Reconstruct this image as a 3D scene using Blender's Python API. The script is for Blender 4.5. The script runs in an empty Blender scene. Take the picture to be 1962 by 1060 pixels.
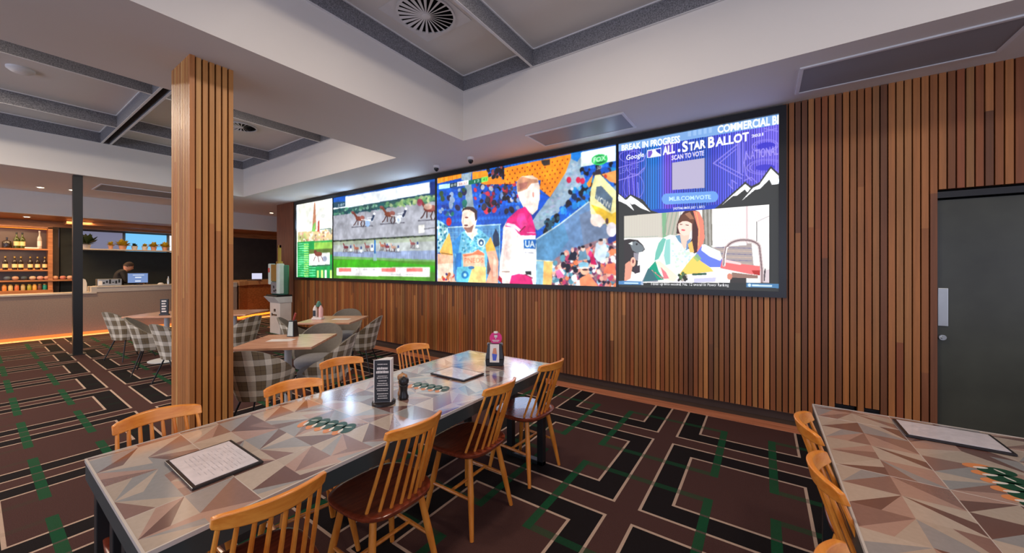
import bpy, bmesh, math, random
import numpy as np
from mathutils import Vector, Matrix
PI = math.pi
random.seed(7)
SC = bpy.context.scene
COL = SC.collection

# ------------------------------------------------------------------ helpers
def lin(c):
    r = []
    for v in c[:3]:
        v = v / 255.0
        r.append(v / 12.92 if v <= 0.04045 else ((v + 0.055) / 1.055) ** 2.4)
    return (r[0], r[1], r[2], 1.0)

def tag(o, label=None, cat=None, group=None, kind=None):
    if label: o['label'] = label
    if cat: o['category'] = cat
    if group: o['group'] = group
    if kind: o['kind'] = kind
    return o

def empty(name, loc, rz=0.0, label=None, cat=None, group=None):
    o = bpy.data.objects.new(name, None)
    COL.objects.link(o)
    o.empty_display_size = 0.05
    o.location = loc
    o.rotation_euler = (0, 0, rz)
    return tag(o, label, cat, group)

class MB:
    def __init__(s):
        s.v = []; s.f = []; s.m = []; s.c = []; s.uv = []
        s.cur = 0; s.col = (1, 1, 1, 1)
    def add(s, vs, fs, uvs=None):
        b = len(s.v)
        s.v += [tuple(p) for p in vs]
        for i, f in enumerate(fs):
            s.f.append(tuple(b + k for k in f)); s.m.append(s.cur); s.c.append(s.col)
            s.uv.append([uvs[k] for k in f] if uvs else [(0, 0)] * len(f))
        return s
    def box(s, x0, x1, y0, y1, z0, z1, M=None):
        vs = [(x0,y0,z0),(x1,y0,z0),(x1,y1,z0),(x0,y1,z0),(x0,y0,z1),(x1,y0,z1),(x1,y1,z1),(x0,y1,z1)]
        if M: vs = [M @ Vector(p) for p in vs]
        return s.add(vs, [(0,3,2,1),(4,5,6,7),(0,1,5,4),(1,2,6,5),(2,3,7,6),(3,0,4,7)])
    def cb(s, c, sz, M=None):
        return s.box(c[0]-sz[0]/2, c[0]+sz[0]/2, c[1]-sz[1]/2, c[1]+sz[1]/2, c[2]-sz[2]/2, c[2]+sz[2]/2, M)
    def rod(s, p0, p1, r0, r1=None, n=10, rm=None):
        r1 = r0 if r1 is None else r1
        p0 = Vector(p0); p1 = Vector(p1); d = (p1 - p0)
        q = d.to_track_quat('Z', 'Y')
        st = [(0, r0), (1, r1)] if rm is None else [(0, r0), (0.5, rm), (1, r1)]
        vs = []
        for t, r in st:
            c = p0 + d * t
            for k in range(n):
                a = 2*PI*k/n
                vs.append(c + q @ Vector((r*math.cos(a), r*math.sin(a), 0)))
        fs = []
        for j in range(len(st)-1):
            for k in range(n):
                fs.append((j*n+k, j*n+(k+1)%n, (j+1)*n+(k+1)%n, (j+1)*n+k))
        fs.append(tuple(reversed(range(n)))); fs.append(tuple((len(st)-1)*n+k for k in range(n)))
        return s.add(vs, fs)
    def path(s, pts, r, n=8):
        for a, b in zip(pts[:-1], pts[1:]): s.rod(a, b, r, n=n)
        return s
    def lathe(s, prof, c=(0,0,0), n=20, M=None):
        vs = []; fs = []
        for r, z in prof:
            for k in range(n):
                a = 2*PI*k/n
                vs.append(Vector((c[0]+r*math.cos(a), c[1]+r*math.sin(a), c[2]+z)))
        if M: vs = [M @ p for p in vs]
        for j in range(len(prof)-1):
            for k in range(n):
                fs.append((j*n+k, j*n+(k+1)%n, (j+1)*n+(k+1)%n, (j+1)*n+k))
        fs.append(tuple(reversed(range(n)))); fs.append(tuple((len(prof)-1)*n+k for k in range(n)))
        return s.add(vs, fs)
    def prism(s, poly, z0, z1, M=None):
        n = len(poly)
        vs = [Vector((x, y, z0)) for x, y in poly] + [Vector((x, y, z1)) for x, y in poly]
        if M: vs = [M @ p for p in vs]
        fs = [tuple(reversed(range(n))), tuple(range(n, 2*n))]
        fs += [(k, (k+1)%n, n+(k+1)%n, n+k) for k in range(n)]
        return s.add(vs, fs)
    def mesh(s, name, mats, smooth=False):
        me = bpy.data.meshes.new(name)
        me.from_pydata(s.v, [], s.f)
        for m in (mats if isinstance(mats, (list, tuple)) else [mats]): me.materials.append(m)
        me.polygons.foreach_set('material_index', s.m)
        ca = me.color_attributes.new('tone', 'FLOAT_COLOR', 'CORNER')
        uvl = me.uv_layers.new(name='uv')
        cc = []; uu = []
        for f, c, u in zip(s.f, s.c, s.uv):
            for k in range(len(f)):
                cc += c; uu += u[k]
        ca.data.foreach_set('color', cc)
        uvl.data.foreach_set('uv', uu)
        if smooth: me.polygons.foreach_set('use_smooth', [True]*len(s.f))
        me.update()
        return me
    def build(s, name, mats, parent=None, smooth=False, bevel=0, loc=None, rz=None, seg=2, ang=None):
        me = s.mesh(name, mats, smooth)
        o = bpy.data.objects.new(name, me); COL.objects.link(o)
        if parent: o.parent = parent
        if loc is not None: o.location = loc
        if rz is not None: o.rotation_euler = (0, 0, rz)
        if bevel:
            b = o.modifiers.new('bevel', 'BEVEL'); b.width = bevel; b.segments = seg; b.limit_method = 'ANGLE'; b.angle_limit = 0.6
        if smooth and ang is not False:
            me.set_sharp_from_angle(angle=ang or math.radians(40))
        return o

def copy_tree(o, parent=None):
    c = o.copy(); COL.objects.link(c)
    if parent: c.parent = parent
    for ch in list(o.children): copy_tree(ch, c)
    return c

def put(proto, used, loc, rz, label, group=None):
    """first use keeps the prototype itself, later ones are copies"""
    o = proto if not used else copy_tree(proto)
    used.append(1)
    o.location = loc; o.rotation_euler = (0, 0, rz); o['label'] = label
    if group: o['group'] = group
    return o

# ------------------------------------------------------------------ materials
class NT:
    def __init__(s, name):
        s.mat = bpy.data.materials.new(name); s.mat.use_nodes = True
        s.t = s.mat.node_tree; s.n = s.t.nodes; s.l = s.t.links
        s.bsdf = s.n['Principled BSDF']
    def node(s, typ, **kw):
        n = s.n.new(typ)
        for k, v in kw.items(): setattr(n, k, v)
        return n
    def link(s, a, b): s.l.new(a, b)
    def inp(s, sock, v):
        if hasattr(v, 'is_output'): s.link(v, sock)
        else: sock.default_value = v
    def math(s, op, a, b=0.0, c=0.0):
        n = s.node('ShaderNodeMath', operation=op)
        s.inp(n.inputs[0], a); s.inp(n.inputs[1], b); s.inp(n.inputs[2], c)
        return n.outputs[0]
    def mix(s, f, a, b, bt='MIX'):
        n = s.node('ShaderNodeMix', data_type='RGBA', blend_type=bt)
        s.inp(n.inputs[0], f); s.inp(n.inputs[6], a); s.inp(n.inputs[7], b)
        return n.outputs[2]
    def noise(s, vec, scale, detail=3, rough=0.5):
        n = s.node('ShaderNodeTexNoise'); n.inputs['Scale'].default_value = scale
        n.inputs['Detail'].default_value = detail; n.inputs['Roughness'].default_value = rough
        if vec: s.link(vec, n.inputs['Vector'])
        return n.outputs[0]
    def coords(s, kind='Object', scale=(1,1,1)):
        tc = s.node('ShaderNodeTexCoord'); mp = s.node('ShaderNodeMapping')
        mp.inputs['Scale'].default_value = scale
        s.link(tc.outputs[kind], mp.inputs[0])
        return mp.outputs[0]
    def ramp(s, f, stops):
        n = s.node('ShaderNodeValToRGB'); s.inp(n.inputs[0], f)
        e = n.color_ramp.elements
        while len(e) < len(stops): e.new(0.5)
        for k, (p, c) in enumerate(stops): e[k].position = p; e[k].color = c
        return n.outputs[0]
    def bump(s, h, st=0.2, dist=0.01):
        n = s.node('ShaderNodeBump'); n.inputs['Strength'].default_value = st; n.inputs['Distance'].default_value = dist
        s.link(h, n.inputs['Height']); s.link(n.outputs[0], s.bsdf.inputs['Normal'])

def plain(name, rgb, rough=0.5, metal=0.0, var=0.06, nscale=8, spec=0.5, coat=0.0, bump=0.0):
    t = NT(name)
    c = lin(rgb)
    f = t.noise(t.coords(), nscale, 3)
    lo = tuple(v*(1-var*2) for v in c[:3]) + (1,); hi = tuple(min(1, v*(1+var*2)) for v in c[:3]) + (1,)
    t.link(t.mix(f, lo, hi), t.bsdf.inputs['Base Color'])
    t.bsdf.inputs['Roughness'].default_value = rough
    t.bsdf.inputs['Metallic'].default_value = metal
    t.bsdf.inputs['Specular IOR Level'].default_value = spec
    t.bsdf.inputs['Coat Weight'].default_value = coat
    if bump: t.bump(f, bump, 0.003)
    return t.mat

def woodmat(name, dark, light, rough=0.4, scale=(30,30,1.5), coat=0.0, amt=1.0):
    t = NT(name)
    v = t.coords('Object', scale)
    f = t.noise(v, 1.6, 5, 0.6)
    col = t.ramp(f, [(0.3, lin(dark)), (0.7, lin(light))])
    t.link(col, t.bsdf.inputs['Base Color'])
    t.bsdf.inputs['Roughness'].default_value = rough
    t.bsdf.inputs['Coat Weight'].default_value = coat
    t.bsdf.inputs['Coat Roughness'].default_value = 0.2
    t.bump(f, 0.06, 0.002)
    return t.mat

def slatmat(name):
    t = NT(name)
    at = t.node('ShaderNodeAttribute', attribute_name='tone')
    v = t.coords('Object', (40, 40, 1.2))
    f = t.noise(v, 2.0, 5, 0.6)
    g = t.noise(t.coords('Object', (6, 6, 0.8)), 1.5, 2)
    s = t.math('MULTIPLY_ADD', f, 0.7, 0.62)
    s2 = t.math('MULTIPLY_ADD', g, 0.5, 0.75)
    m = t.math('MULTIPLY', s, s2)
    cm = t.node('ShaderNodeVectorMath', operation='SCALE')
    t.link(at.outputs['Color'], cm.inputs[0]); t.link(m, cm.inputs['Scale'])
    t.link(cm.outputs[0], t.bsdf.inputs['Base Color'])
    t.bsdf.inputs['Roughness'].default_value = 0.48
    t.bump(f, 0.08, 0.002)
    return t.mat

def tonemat(name, rough=0.3, coat=0.0, spec=0.5, ior=1.5):
    t = NT(name)
    at = t.node('ShaderNodeAttribute', attribute_name='tone')
    f = t.noise(t.coords('Object'), 60, 3)
    s = t.math('MULTIPLY_ADD', f, 0.22, 0.89)
    cm = t.node('ShaderNodeVectorMath', operation='SCALE')
    t.link(at.outputs['Color'], cm.inputs[0]); t.link(s, cm.inputs['Scale'])
    t.link(cm.outputs[0], t.bsdf.inputs['Base Color'])
    t.bsdf.inputs['Roughness'].default_value = rough
    t.bsdf.inputs['Coat Weight'].default_value = coat
    t.bsdf.inputs['Specular IOR Level'].default_value = spec
    t.bsdf.inputs['IOR'].default_value = ior; t.bsdf.inputs['Coat IOR'].default_value = 1.8; t.bsdf.inputs['Coat Roughness'].default_value = 0.14
    return t.mat

def emit(name, rgb, st=1.0):
    t = NT(name)
    t.bsdf.inputs['Base Color'].default_value = (0.02, 0.02, 0.02, 1)
    t.bsdf.inputs['Emission Color'].default_value = lin(rgb)
    t.bsdf.inputs['Emission Strength'].default_value = st
    return t.mat

def carpet():
    t = NT('patterned_carpet')
    tc = t.node('ShaderNodeTexCoord'); sx = t.node('ShaderNodeSeparateXYZ')
    wob = t.noise(tc.outputs['Object'], 40, 2)
    t.link(tc.outputs['Object'], sx.inputs[0])
    P = 1.193
    def cell(s, c):
        a = t.math('SUBTRACT', s, c - P/2)
        a = t.math('DIVIDE', a, P)
        a = t.math('FRACT', t.math('ADD', a, 40.0))
        a = t.math('SUBTRACT', a, 0.5)
        return t.math('MULTIPLY', t.math('ABSOLUTE', a), P)
    dx = cell(sx.outputs[0], -0.115); dy = cell(sx.outputs[1], 2.845)
    m = t.math('MAXIMUM', dx, dy)
    k = t.math('SUBTRACT', P/2, t.math('MINIMUM', dx, dy))   # distance from the crossing centre (max norm)
    def band(v, c, w): return t.math('LESS_THAN', t.math('ABSOLUTE', t.math('SUBTRACT', v, c)), w)
    l1 = band(m, 0.352, 0.0088); l2 = band(m, 0.516, 0.0088)
    line = t.math('MAXIMUM', l1, l2)
    ring = t.math('MULTIPLY', t.math('GREATER_THAN', m, 0.352), t.math('LESS_THAN', m, 0.516))
    kx = t.math('SUBTRACT', P/2, dx); ky = t.math('SUBTRACT', P/2, dy)
    left = t.math('LESS_THAN', sx.outputs[0], -3.0)
    bx = t.math('MULTIPLY', band(kx, 0.42, 0.026), t.math('LESS_THAN', ky, 0.446))
    by = t.math('MULTIPLY', band(ky, 0.42, 0.026), t.math('LESS_THAN', kx, 0.446))
    wx = t.math('MULTIPLY_ADD', left, -0.75, 0.85); wy = t.math('MULTIPLY_ADD', left, 0.35, 0.5)
    green = t.math('MAXIMUM', t.math('MULTIPLY', bx, wx), t.math('MULTIPLY', by, wy))
    nz = t.noise(tc.outputs['Object'], 260, 2, 0.7)
    nz2 = t.noise(tc.outputs['Object'], 3, 3, 0.6)
    br = t.mix(nz, lin((34, 20, 19)), lin((98, 66, 60)))
    bk = t.mix(nz, lin((14, 11, 12)), lin((34, 27, 27)))
    base = t.mix(ring, br, bk)
    gr = t.mix(nz, lin((8, 44, 26)), lin((24, 100, 60)))
    base = t.mix(green, base, gr)
    cr = t.mix(nz, lin((150, 122, 104)), lin((214, 188, 165)))
    crg = t.mix(green, cr, lin((22, 40, 30)))
    base = t.mix(line, base, crg)
    t.link(base, t.bsdf.inputs['Base Color'])
    t.bsdf.inputs['Roughness'].default_value = 0.95
    t.bsdf.inputs['Specular IOR Level'].default_value = 0.15
    t.bump(nz, 0.6, 0.004)
    return t.mat

def plaid():
    t = NT('checked_wool')
    uv = t.node('ShaderNodeUVMap', uv_map='uv'); sx = t.node('ShaderNodeSeparateXYZ')
    t.link(uv.outputs[0], sx.inputs[0])
    A = lin((240, 230, 208)); B = lin((122, 104, 74)); D = lin((92, 66, 56)); K = lin((48, 38, 34))
    def stripes(s, per, off):
        f = t.math('FRACT', t.math('ADD', t.math('DIVIDE', s, per), off))
        r = t.node('ShaderNodeValToRGB'); r.color_ramp.interpolation = 'CONSTANT'; t.link(f, r.inputs[0])
        e = r.color_ramp.elements
        st = [(0, A), (0.37, K), (0.395, B), (0.66, K), (0.685, D if False else B), (0.96, K), (0.985, A)]
        while len(e) < len(st): e.new(0.5)
        for i, (p, c) in enumerate(st): e[i].position = p; e[i].color = c
        return r.outputs[0]
    a = stripes(sx.outputs[0], 0.14, 20.07); b = stripes(sx.outputs[1], 0.14, 20.3)
    col = t.mix(0.5, a, b)
    nz = t.noise(t.coords('Object'), 180, 2)
    col = t.mix(t.math('MULTIPLY', nz, 0.3), col, lin((70, 60, 52)))
    t.link(col, t.bsdf.inputs['Base Color'])
    t.bsdf.inputs['Roughness'].default_value = 0.9
    t.bsdf.inputs['Sheen Weight'].default_value = 0.2
    t.bump(nz, 0.3, 0.002)
    return t.mat

def felt():
    t = NT('grey_felt')
    f = t.noise(t.coords('Object'), 90, 4, 0.8)
    t.link(t.ramp(f, [(0.35, lin((78, 78, 82))), (0.65, lin((150, 150, 154)))]), t.bsdf.inputs['Base Color'])
    t.bsdf.inputs['Roughness'].default_value = 0.95
    return t.mat

def perforated():
    t = NT('perforated_metal')
    v = t.coords('Object', (1, 1, 1))
    vo = t.node('ShaderNodeTexVoronoi'); vo.inputs['Scale'].default_value = 75; vo.inputs['Randomness'].default_value = 0.0
    t.link(v, vo.inputs[0])
    h = t.math('LESS_THAN', vo.outputs['Distance'], 0.33)
    t.link(t.mix(h, lin((142, 146, 152)), lin((40, 42, 46))), t.bsdf.inputs['Base Color'])
    t.bsdf.inputs['Roughness'].default_value = 0.5
    return t.mat

M = {}
M['paint'] = plain('ceiling_paint', (222, 218, 212), 0.65, var=0.015, nscale=1.5)
M['felt'] = felt()
M['carpet'] = carpet()
M['strip'] = woodmat('floor_timber', (168, 98, 66), (226, 150, 112), 0.4, (1.2, 26, 26))
M['slat'] = slatmat('slat_timber')
M['black'] = plain('black_void', (10, 10, 10), 0.9, spec=0.1)
M['bezel'] = plain('black_bezel', (22, 23, 25), 0.35)
M['blackmetal'] = plain('black_metal', (26, 28, 30), 0.4, spec=0.5)
M['apron'] = plain('grey_steel', (62, 70, 70), 0.4, 0.3, var=0.15, nscale=5)
M['tile'] = tonemat('table_tile', 0.16, coat=0.9, spec=0.6, ior=2.0)
M['alu'] = plain('aluminium_edge', (196, 186, 176), 0.35, 0.0)
M['honey'] = woodmat('honey_beech', (206, 112, 32), (242, 160, 66), 0.32, (14, 14, 2.0), 0.25)
M['honeyx'] = woodmat('honey_beech_rail', (214, 118, 32), (244, 162, 68), 0.32, (2, 24, 24), 0.25)
M['seat'] = woodmat('red_stained_seat', (104, 42, 26), (148, 66, 40), 0.25, (5, 28, 28), 0.4)
M['plaid'] = plaid()
M['lining'] = plain('grey_upholstery', (116, 108, 96), 0.85, var=0.08, nscale=40)
M['cushion'] = plain('grey_blue_upholstery', (132, 130, 130), 0.85, var=0.08, nscale=40)
M['tabletop'] = woodmat('pale_oak', (186, 130, 98), (222, 172, 138), 0.25, (3, 26, 26), 0.15)
M['white'] = plain('white_metal', (214, 214, 210), 0.4)
M['counter'] = plain('counter_cladding', (150, 128, 112), 0.55, var=0.12, nscale=50)
M['countertop'] = plain('stone_top', (190, 176, 160), 0.3, var=0.08, nscale=30)
M['barwood'] = woodmat('bar_timber', (140, 84, 46), (190, 124, 74), 0.4, (20, 2, 20))
M['darkwall'] = plain('dark_green_wall', (38, 42, 38), 0.7, var=0.15)
M['door'] = plain('dark_door', (70, 72, 62), 0.25, var=0.2, nscale=3)
M['steel'] = plain('brushed_steel', (190, 192, 188), 0.3, 0.9)
M['vent'] = perforated()
M['ventframe'] = plain('white_vent_frame', (226, 226, 226), 0.5)
M['paper'] = plain('printed_paper', (222, 214, 216), 0.25, var=0.1, nscale=26, coat=0.8)
M['board'] = plain('dark_board', (30, 24, 24), 0.3)
M['chalk'] = plain('chalk_black', (34, 36, 40), 0.4)
M['pale'] = plain('pale_card', (222, 214, 206), 0.5)
M['pink'] = plain('pink_card', (214, 44, 122), 0.4)
M['wood2'] = woodmat('mill_wood', (150, 100, 60), (200, 150, 100), 0.4)
M['gpoly'] = plain('emblem_green', (22, 70, 48), 0.25, var=0.05)
M['opoly'] = plain('emblem_orange', (218, 138, 84), 0.25, var=0.05)
M['wpoly'] = plain('emblem_cream', (226, 218, 206), 0.25, var=0.03)
M['skin'] = plain('skin', (214, 150, 120), 0.5)
M['hair'] = plain('brown_hair', (56, 36, 26), 0.7)
M['shirt'] = plain('black_shirt', (28, 22, 22), 0.8)
M['lamp'] = emit('warm_lamp', (255, 220, 170), 14)
M['led'] = emit('orange_led', (255, 122, 32), 3.0)
M['gold'] = plain('dull_gold', (176, 140, 66), 0.35, 0.5)
M['green_plastic'] = plain('teal_green_plastic', (70, 120, 100), 0.4)
M['mint'] = plain('pale_mint_plastic', (206, 222, 214), 0.4)
M['greyplastic'] = plain('grey_plastic', (128, 128, 134), 0.5)

def wood_tone():
    base = random.choice([(178, 108, 52), (190, 120, 62), (164, 96, 46), (176, 98, 48), (202, 134, 72), (150, 88, 46), (172, 116, 62), (134, 80, 44), (184, 100, 52), (182, 114, 56), (172, 102, 48)])
    k = random.uniform(0.78, 0.97)
    return lin(tuple(min(255, v*k) for v in base))

# ------------------------------------------------------------------ camera
F = 708.0
cam = bpy.data.cameras.new('camera'); co = bpy.data.objects.new('camera', cam); COL.objects.link(co)
cam.sensor_width = 36.0; cam.lens = F / 1962 * 36; cam.shift_y = -18 / 1962; cam.clip_start = 0.02
co.location = (0, 0, 1.5); co.rotation_euler = (PI/2, 0, math.atan2(0.562, 0.827))
SC.camera = co
_n = math.hypot(0.562, 0.827); FX, FY = -0.562/_n, 0.827/_n
YW = 4.42

# ------------------------------------------------------------------ setting
MB().box(-16.5, 6, -6, 4.19, -0.02, 0).box(-16.5, -10.25, 4.19, 9, -0.02, 0).build('floor', M['carpet'])['kind'] = 'structure'
MB().box(-10.25, 4, 4.19, 4.37, -0.02, 0.004).build('trim_1', M['strip'])['kind'] = 'structure'
MB().box(-10.25, 4, 4.37, 4.62, -0.02, 0.002).box(-10.2, 1.16, 4.50, 4.53, 0, 0.12).box(2.36, 4, 4.50, 4.6, 0, 0.12).build('baseboard_back', plain('dark_skirting', (84, 64, 54), .8))['kind'] = 'structure'
ZC, ZF, ZP = 3.07, 3.67, 3.86
c = MB()
c.box(-12.5, 6, 3.455, 4.6, ZC, 4.1)
c.box(-12.5, -10.2, 4.6, 9, ZC, 4.1)
c.box(-4.35, -3.08, -5, 3.455, ZC, 4.1)
c.box(-12.5, -9.6, -5, 3.455, ZC, 4.1)
c.box(5.5, 6, -5, 3.455, ZC, 4.1)
c.box(-12.5, 6, -6, -5, ZC, 4.1)
c.box(-9.6, -4.35, -5, 3.455, ZP, 4.1)
c.box(-3.08, 5.5, -5, 3.455, ZP, 4.1)
c.box(-12.62, -12.5, -6, 9, 2.60, 4.1)
c.build('ceiling', M['paint'])['kind'] = 'structure'
MB().box(-16.4, -12.62, -6, 9, 2.60, 2.7).build('ceiling.001', M['barwood'])['kind'] = 'structure'

# slatted screen wall
w = MB(); P0 = 0.0487
w.cur = 1
w.box(-10.2, 1.167, 4.47, 4.6, 0.09, ZC)
w.box(1.167, 4, 4.47, 4.6, 2.12, ZC)
w.box(2.35, 4, 4.47, 4.6, 0.09, ZC)
w.cur = 2
w.box(-10.2, -9.36, 4.40, 4.47, 0.0, ZC)
w.cur = 0
def slat(x, z0, z1):
    z = z0
    while z < z1 - 0.01:
        z2 = z1 if random.random() < 0.35 else min(z1, z + random.uniform(0.5, 2.2))
        if z1 - z2 < 0.2: z2 = z1
        w.col = wood_tone()
        w.box(x, x + 0.0395, 4.42, 4.472, z, z2)
        z = z2
x = -9.34
while x < 4.0 - P0:
    if x < 0.19 - 0.04: slat(x, 0.10, 1.26)
    elif x + 0.04 < 1.175:
        if 0.53 < x < 0.66 or 0.70 < x < 0.82:
            slat(x, 0.10, 0.175); slat(x, 0.265, ZC)
        else: slat(x, 0.10, ZC)
    elif x > 2.34: slat(x, 0.10, ZC)
    elif x > 1.16: slat(x, 2.13, ZC)
    x += P0
w.build('wall_back', [M['slat'], M['black'], woodmat('plain_timber_panel', (92, 52, 34), (136, 80, 54), 0.45)])['kind'] = 'structure'
for i, (a, b) in enumerate([(0.535, 0.675), (0.72, 0.84)]):
    g = MB()
    for k in range(4): g.box(a, b, 4.445, 4.465, 0.18 + k*0.022, 0.186 + k*0.022)
    g.box(a, b, 4.466, 4.47, 0.17, 0.27)
    o = g.build('wall_vent', M['blackmetal'])
    tag(o, ['small dark slot vent low in the slatted wall, the one nearer the big screens', 'small dark slot vent low in the slatted wall, the one nearer the door'][i], 'vent', 'slot vents at the foot of the slatted wall')

# door
d = empty('door_1', (1.167, 4.46, 0)); d['kind'] = 'structure'
MB().box(0.012, 1.10, 0.0, 0.05, 0.01, 2.045).build('door_leaf', M['door'], d)
MB().box(0, 1.18, -0.035, 0.02, 2.06, 2.11).box(1.115, 1.18, -0.03, 0.05, 0, 2.06).box(-0.0, 0.006, -0.03, 0.05, 0, 2.06).build('door_frame', M['bezel'], d)
o = MB().box(0.012, 0.07, -0.012, 0.0, 1.02, 1.33).build('door_handle', M['steel'], d, bevel=0.003); o['label'] = 'brushed steel push plate'
o = MB().rod((0.035, 0, 0.93), (0.035, -0.03, 0.93), 0.02, 0.022, 16).rod((0.035, -0.02, 0.93), (0.035, -0.045, 0.93), 0.013, 0.01, 12).build('lock', M['steel'], d, smooth=True); o['label'] = 'round steel lock'
MB().box(1.15, 2.4, 4.52, 4.6, 0, 2.13).build('wall_back.001', M['black'])['kind'] = 'structure'

# timber column
c = MB(); cx0, cx1, cy0, cy1 = -3.92, -3.5, 0.915, 1.195
c.cur = 1; c.box(cx0+.03, cx1-.03, cy0+.03, cy1-.03, 0, ZC); c.cur = 0
def cslat(x0, x1, y0, y1):
    z = 0
    while z < ZC - 0.01:
        z2 = min(ZC, z + random.uniform(0.8, 2.6))
        if ZC - z2 < 0.3: z2 = ZC
        c.col = lin(random.choice([(200, 138, 72), (210, 148, 80), (190, 122, 64), (198, 128, 66), (216, 160, 92), (184, 120, 64)])); c.box(x0, x1, y0, y1, z, z2); z = z2
n = 7; p = (cy1 - cy0 + 0.006) / n
for k in range(n):
    cslat(cx1-.03, cx1 + (0.012 if k == 0 else 0), cy0 + k*p, cy0 + k*p + p - 0.011); cslat(cx0, cx0+.03, cy0 + k*p, cy0 + k*p + p - 0.007)
n = 9; p = (cx1 - cx0 - 0.06) / n
for k in range(n):
    cslat(cx0 + .033 + k*p, cx0 + .033 + k*p + p - 0.008, cy0, cy0 + .03); cslat(cx0 + .033 + k*p, cx0 + .033 + k*p + p - 0.008, cy1-.03, cy1)
tag(c.build('timber_column', [M['slat'], M['black']]), 'square column clad in vertical honey timber slats beside the long tiled table', 'column')
tag(MB().box(-9.80, -9.69, 1.0, 1.11, 0, ZC - 0.001).box(-9.84, -9.65, 0.96, 1.15, 0, 0.012).build('steel_post', M['blackmetal']), 'slim dark square steel post between carpet and ceiling in front of the bar', 'post')

# felt baffles in the two coffers
g = empty('felt_baffle_grid', (-3.08, 3.455, ZF), 0, 'grey felt baffle grid in the ceiling recess nearest the camera, around the round swirl vent', 'baffle', 'grey felt baffles in the ceiling recesses')
def baf(par, ox, oy, lst):
    for (x0, x1, y0, y1) in lst:
        b = MB().box(x0-ox, x1-ox, y0-oy, y1-oy, 0.004, ZP-ZF)
        b.cur = 1
        if x1-x0 < y1-y0: b.box(x0-ox-.001, x1-ox+.001, y0-oy, y1-oy, 0, .004); b.box(x0-ox-.012, x1-ox+.012, y0-oy, y1-oy, ZP-ZF-.012, ZP-ZF)
        else: b.box(x0-ox, x1-ox, y0-oy-.001, y1-oy+.001, 0, .004); b.box(x0-ox, x1-ox, y0-oy-.012, y1-oy+.012, ZP-ZF-.012, ZP-ZF)
        b.build('baffle', [M['felt'], M['ventframe']], par)
baf(g, -3.08, 3.455, [(-3.08, -3.06, -5, 3.455), (-3.06, 5.5, 3.435, 3.455), (-2.085, -2.06, 1.32, 3.435), (-0.05, -0.025, 1.32, 3.435), (-3.06, 5.5, 1.295, 1.32), (1.95, 1.975, 1.32, 3.435)])
g = empty('felt_baffle_grid', (-9.6, 3.455, ZF), 0, 'grey felt baffle grid in the ceiling recess beyond the timber column', 'baffle', 'grey felt baffles in the ceiling recesses')
baf(g, -9.6, 3.455, [(-9.6, -9.58, -5, 3.455), (-9.58, -4.35, 3.435, 3.455), (-4.37, -4.35, -5, 3.435), (-8.34, -8.315, 1.43, 3.435), (-6.38, -6.355, 1.43, 3.435), (-8.34, -8.315, -5, 1.30), (-6.38, -6.355, -5, 1.30), (-9.58, -4.37, 1.30, 1.325), (-9.58, -4.37, 1.405, 1.43)])
MB().box(0.02, 5.23, -2.13, -2.05, 0.15, 0.185).build('slot_shade', M['black'], g)  # black strip standing in for the shade between the paired baffles
for k, X in enumerate((-9.6, -3.08)):
    pass

# ceiling fittings
def slot_vent(x0, x1, y0, y1, label, z=ZC):
    e = empty('ceiling_vent', ((x0+x1)/2, (y0+y1)/2, z), 0, label, 'vent', 'perforated ceiling grilles')
    a, b = (x1-x0)/2, (y1-y0)/2
    MB().box(-a, a, -b, -b+.025, -.012, 0).box(-a, a, b-.025, b, -.012, 0).box(-a, -a+.025, -b+.025, b-.025, -.012, 0).box(a-.025, a, -b+.025, b-.025, -.012, 0).build('vent_frame', M['ventframe'], e)
    MB().box(-a+.025, a-.025, -b+.025, b-.025, -.006, 0).build('grille', M['vent'], e)
slot_vent(-2.34, -1.17, 3.72, 4.20, 'perforated ceiling grille above the footballers on the video wall')
slot_vent(0.24, 1.42, 3.68, 4.21, 'long perforated ceiling grille above the slatted wall by the door')
slot_vent(-11.2, -10.3, 1.4, 3.4, 'faint long ceiling grille between the black post and the bar')

def diffuser(loc, r, label, nb=24, plate=0.0):
    e = empty('round_vent', loc, 0, label, 'vent')
    if plate: MB().box(-plate, plate, -plate, plate, -0.004, 0.0).build('mounting_plate', M['ventframe'], e)
    m = MB(); n = 40; vs = []
    for rr, z in ((r, -.004), (r, -.02), (r*.93, -.02), (r*.93, -.004)):
        for k in range(n): a = 2*PI*k/n; vs.append((rr*math.cos(a), rr*math.sin(a), z))
    fs = [(j*n+k, j*n+(k+1)%n, (j+1)*n+(k+1)%n, (j+1)*n+k) for j in range(3) for k in range(n)]
    m.add(vs, fs).build('rim', M['ventframe'], e)
    MB().lathe([(r*.93, -.008), (r*.93, -.005)], n=n).build('back_plate', M['black'], e)
    b = MB()
    for k in range(nb):
        a = 2*PI*k/nb; R = Matrix.Rotation(a, 4, 'Z'); w0, w1 = r*.018, r*.055
        b.add([R @ Vector(q) for q in [(r*.13, -w0, -.018), (r*.94, -w1, -.024), (r*.94, w1, -.014), (r*.13, w0, -.016)]], [(0,1,2,3), (3,2,1,0)])
    b.build('blades', M['ventframe'], e)
    MB().lathe([(r*.15, -.008), (r*.15, -.022), (r*.1, -.026)], n=20).build('hub', M['ventframe'], e, smooth=True)
    return e
diffuser((-2.60, 2.40, ZP), 0.27, 'large round white swirl vent in the ceiling recess nearest the camera', 24, 0.30)
diffuser((-7.23, 2.57, ZP), 0.22, 'small round swirl vent seen just right of the timber column', 20)
o = MB().lathe([(0.11, 0), (0.11, -.02), (0.08, -.045), (0.04, -.055)], n=24).build('smoke_detector', M['ventframe'], smooth=True, loc=(-7.30, 0.35, ZP)); tag(o, 'round white ceiling disc in the recess at far left above the bar', 'smoke detector')
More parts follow.
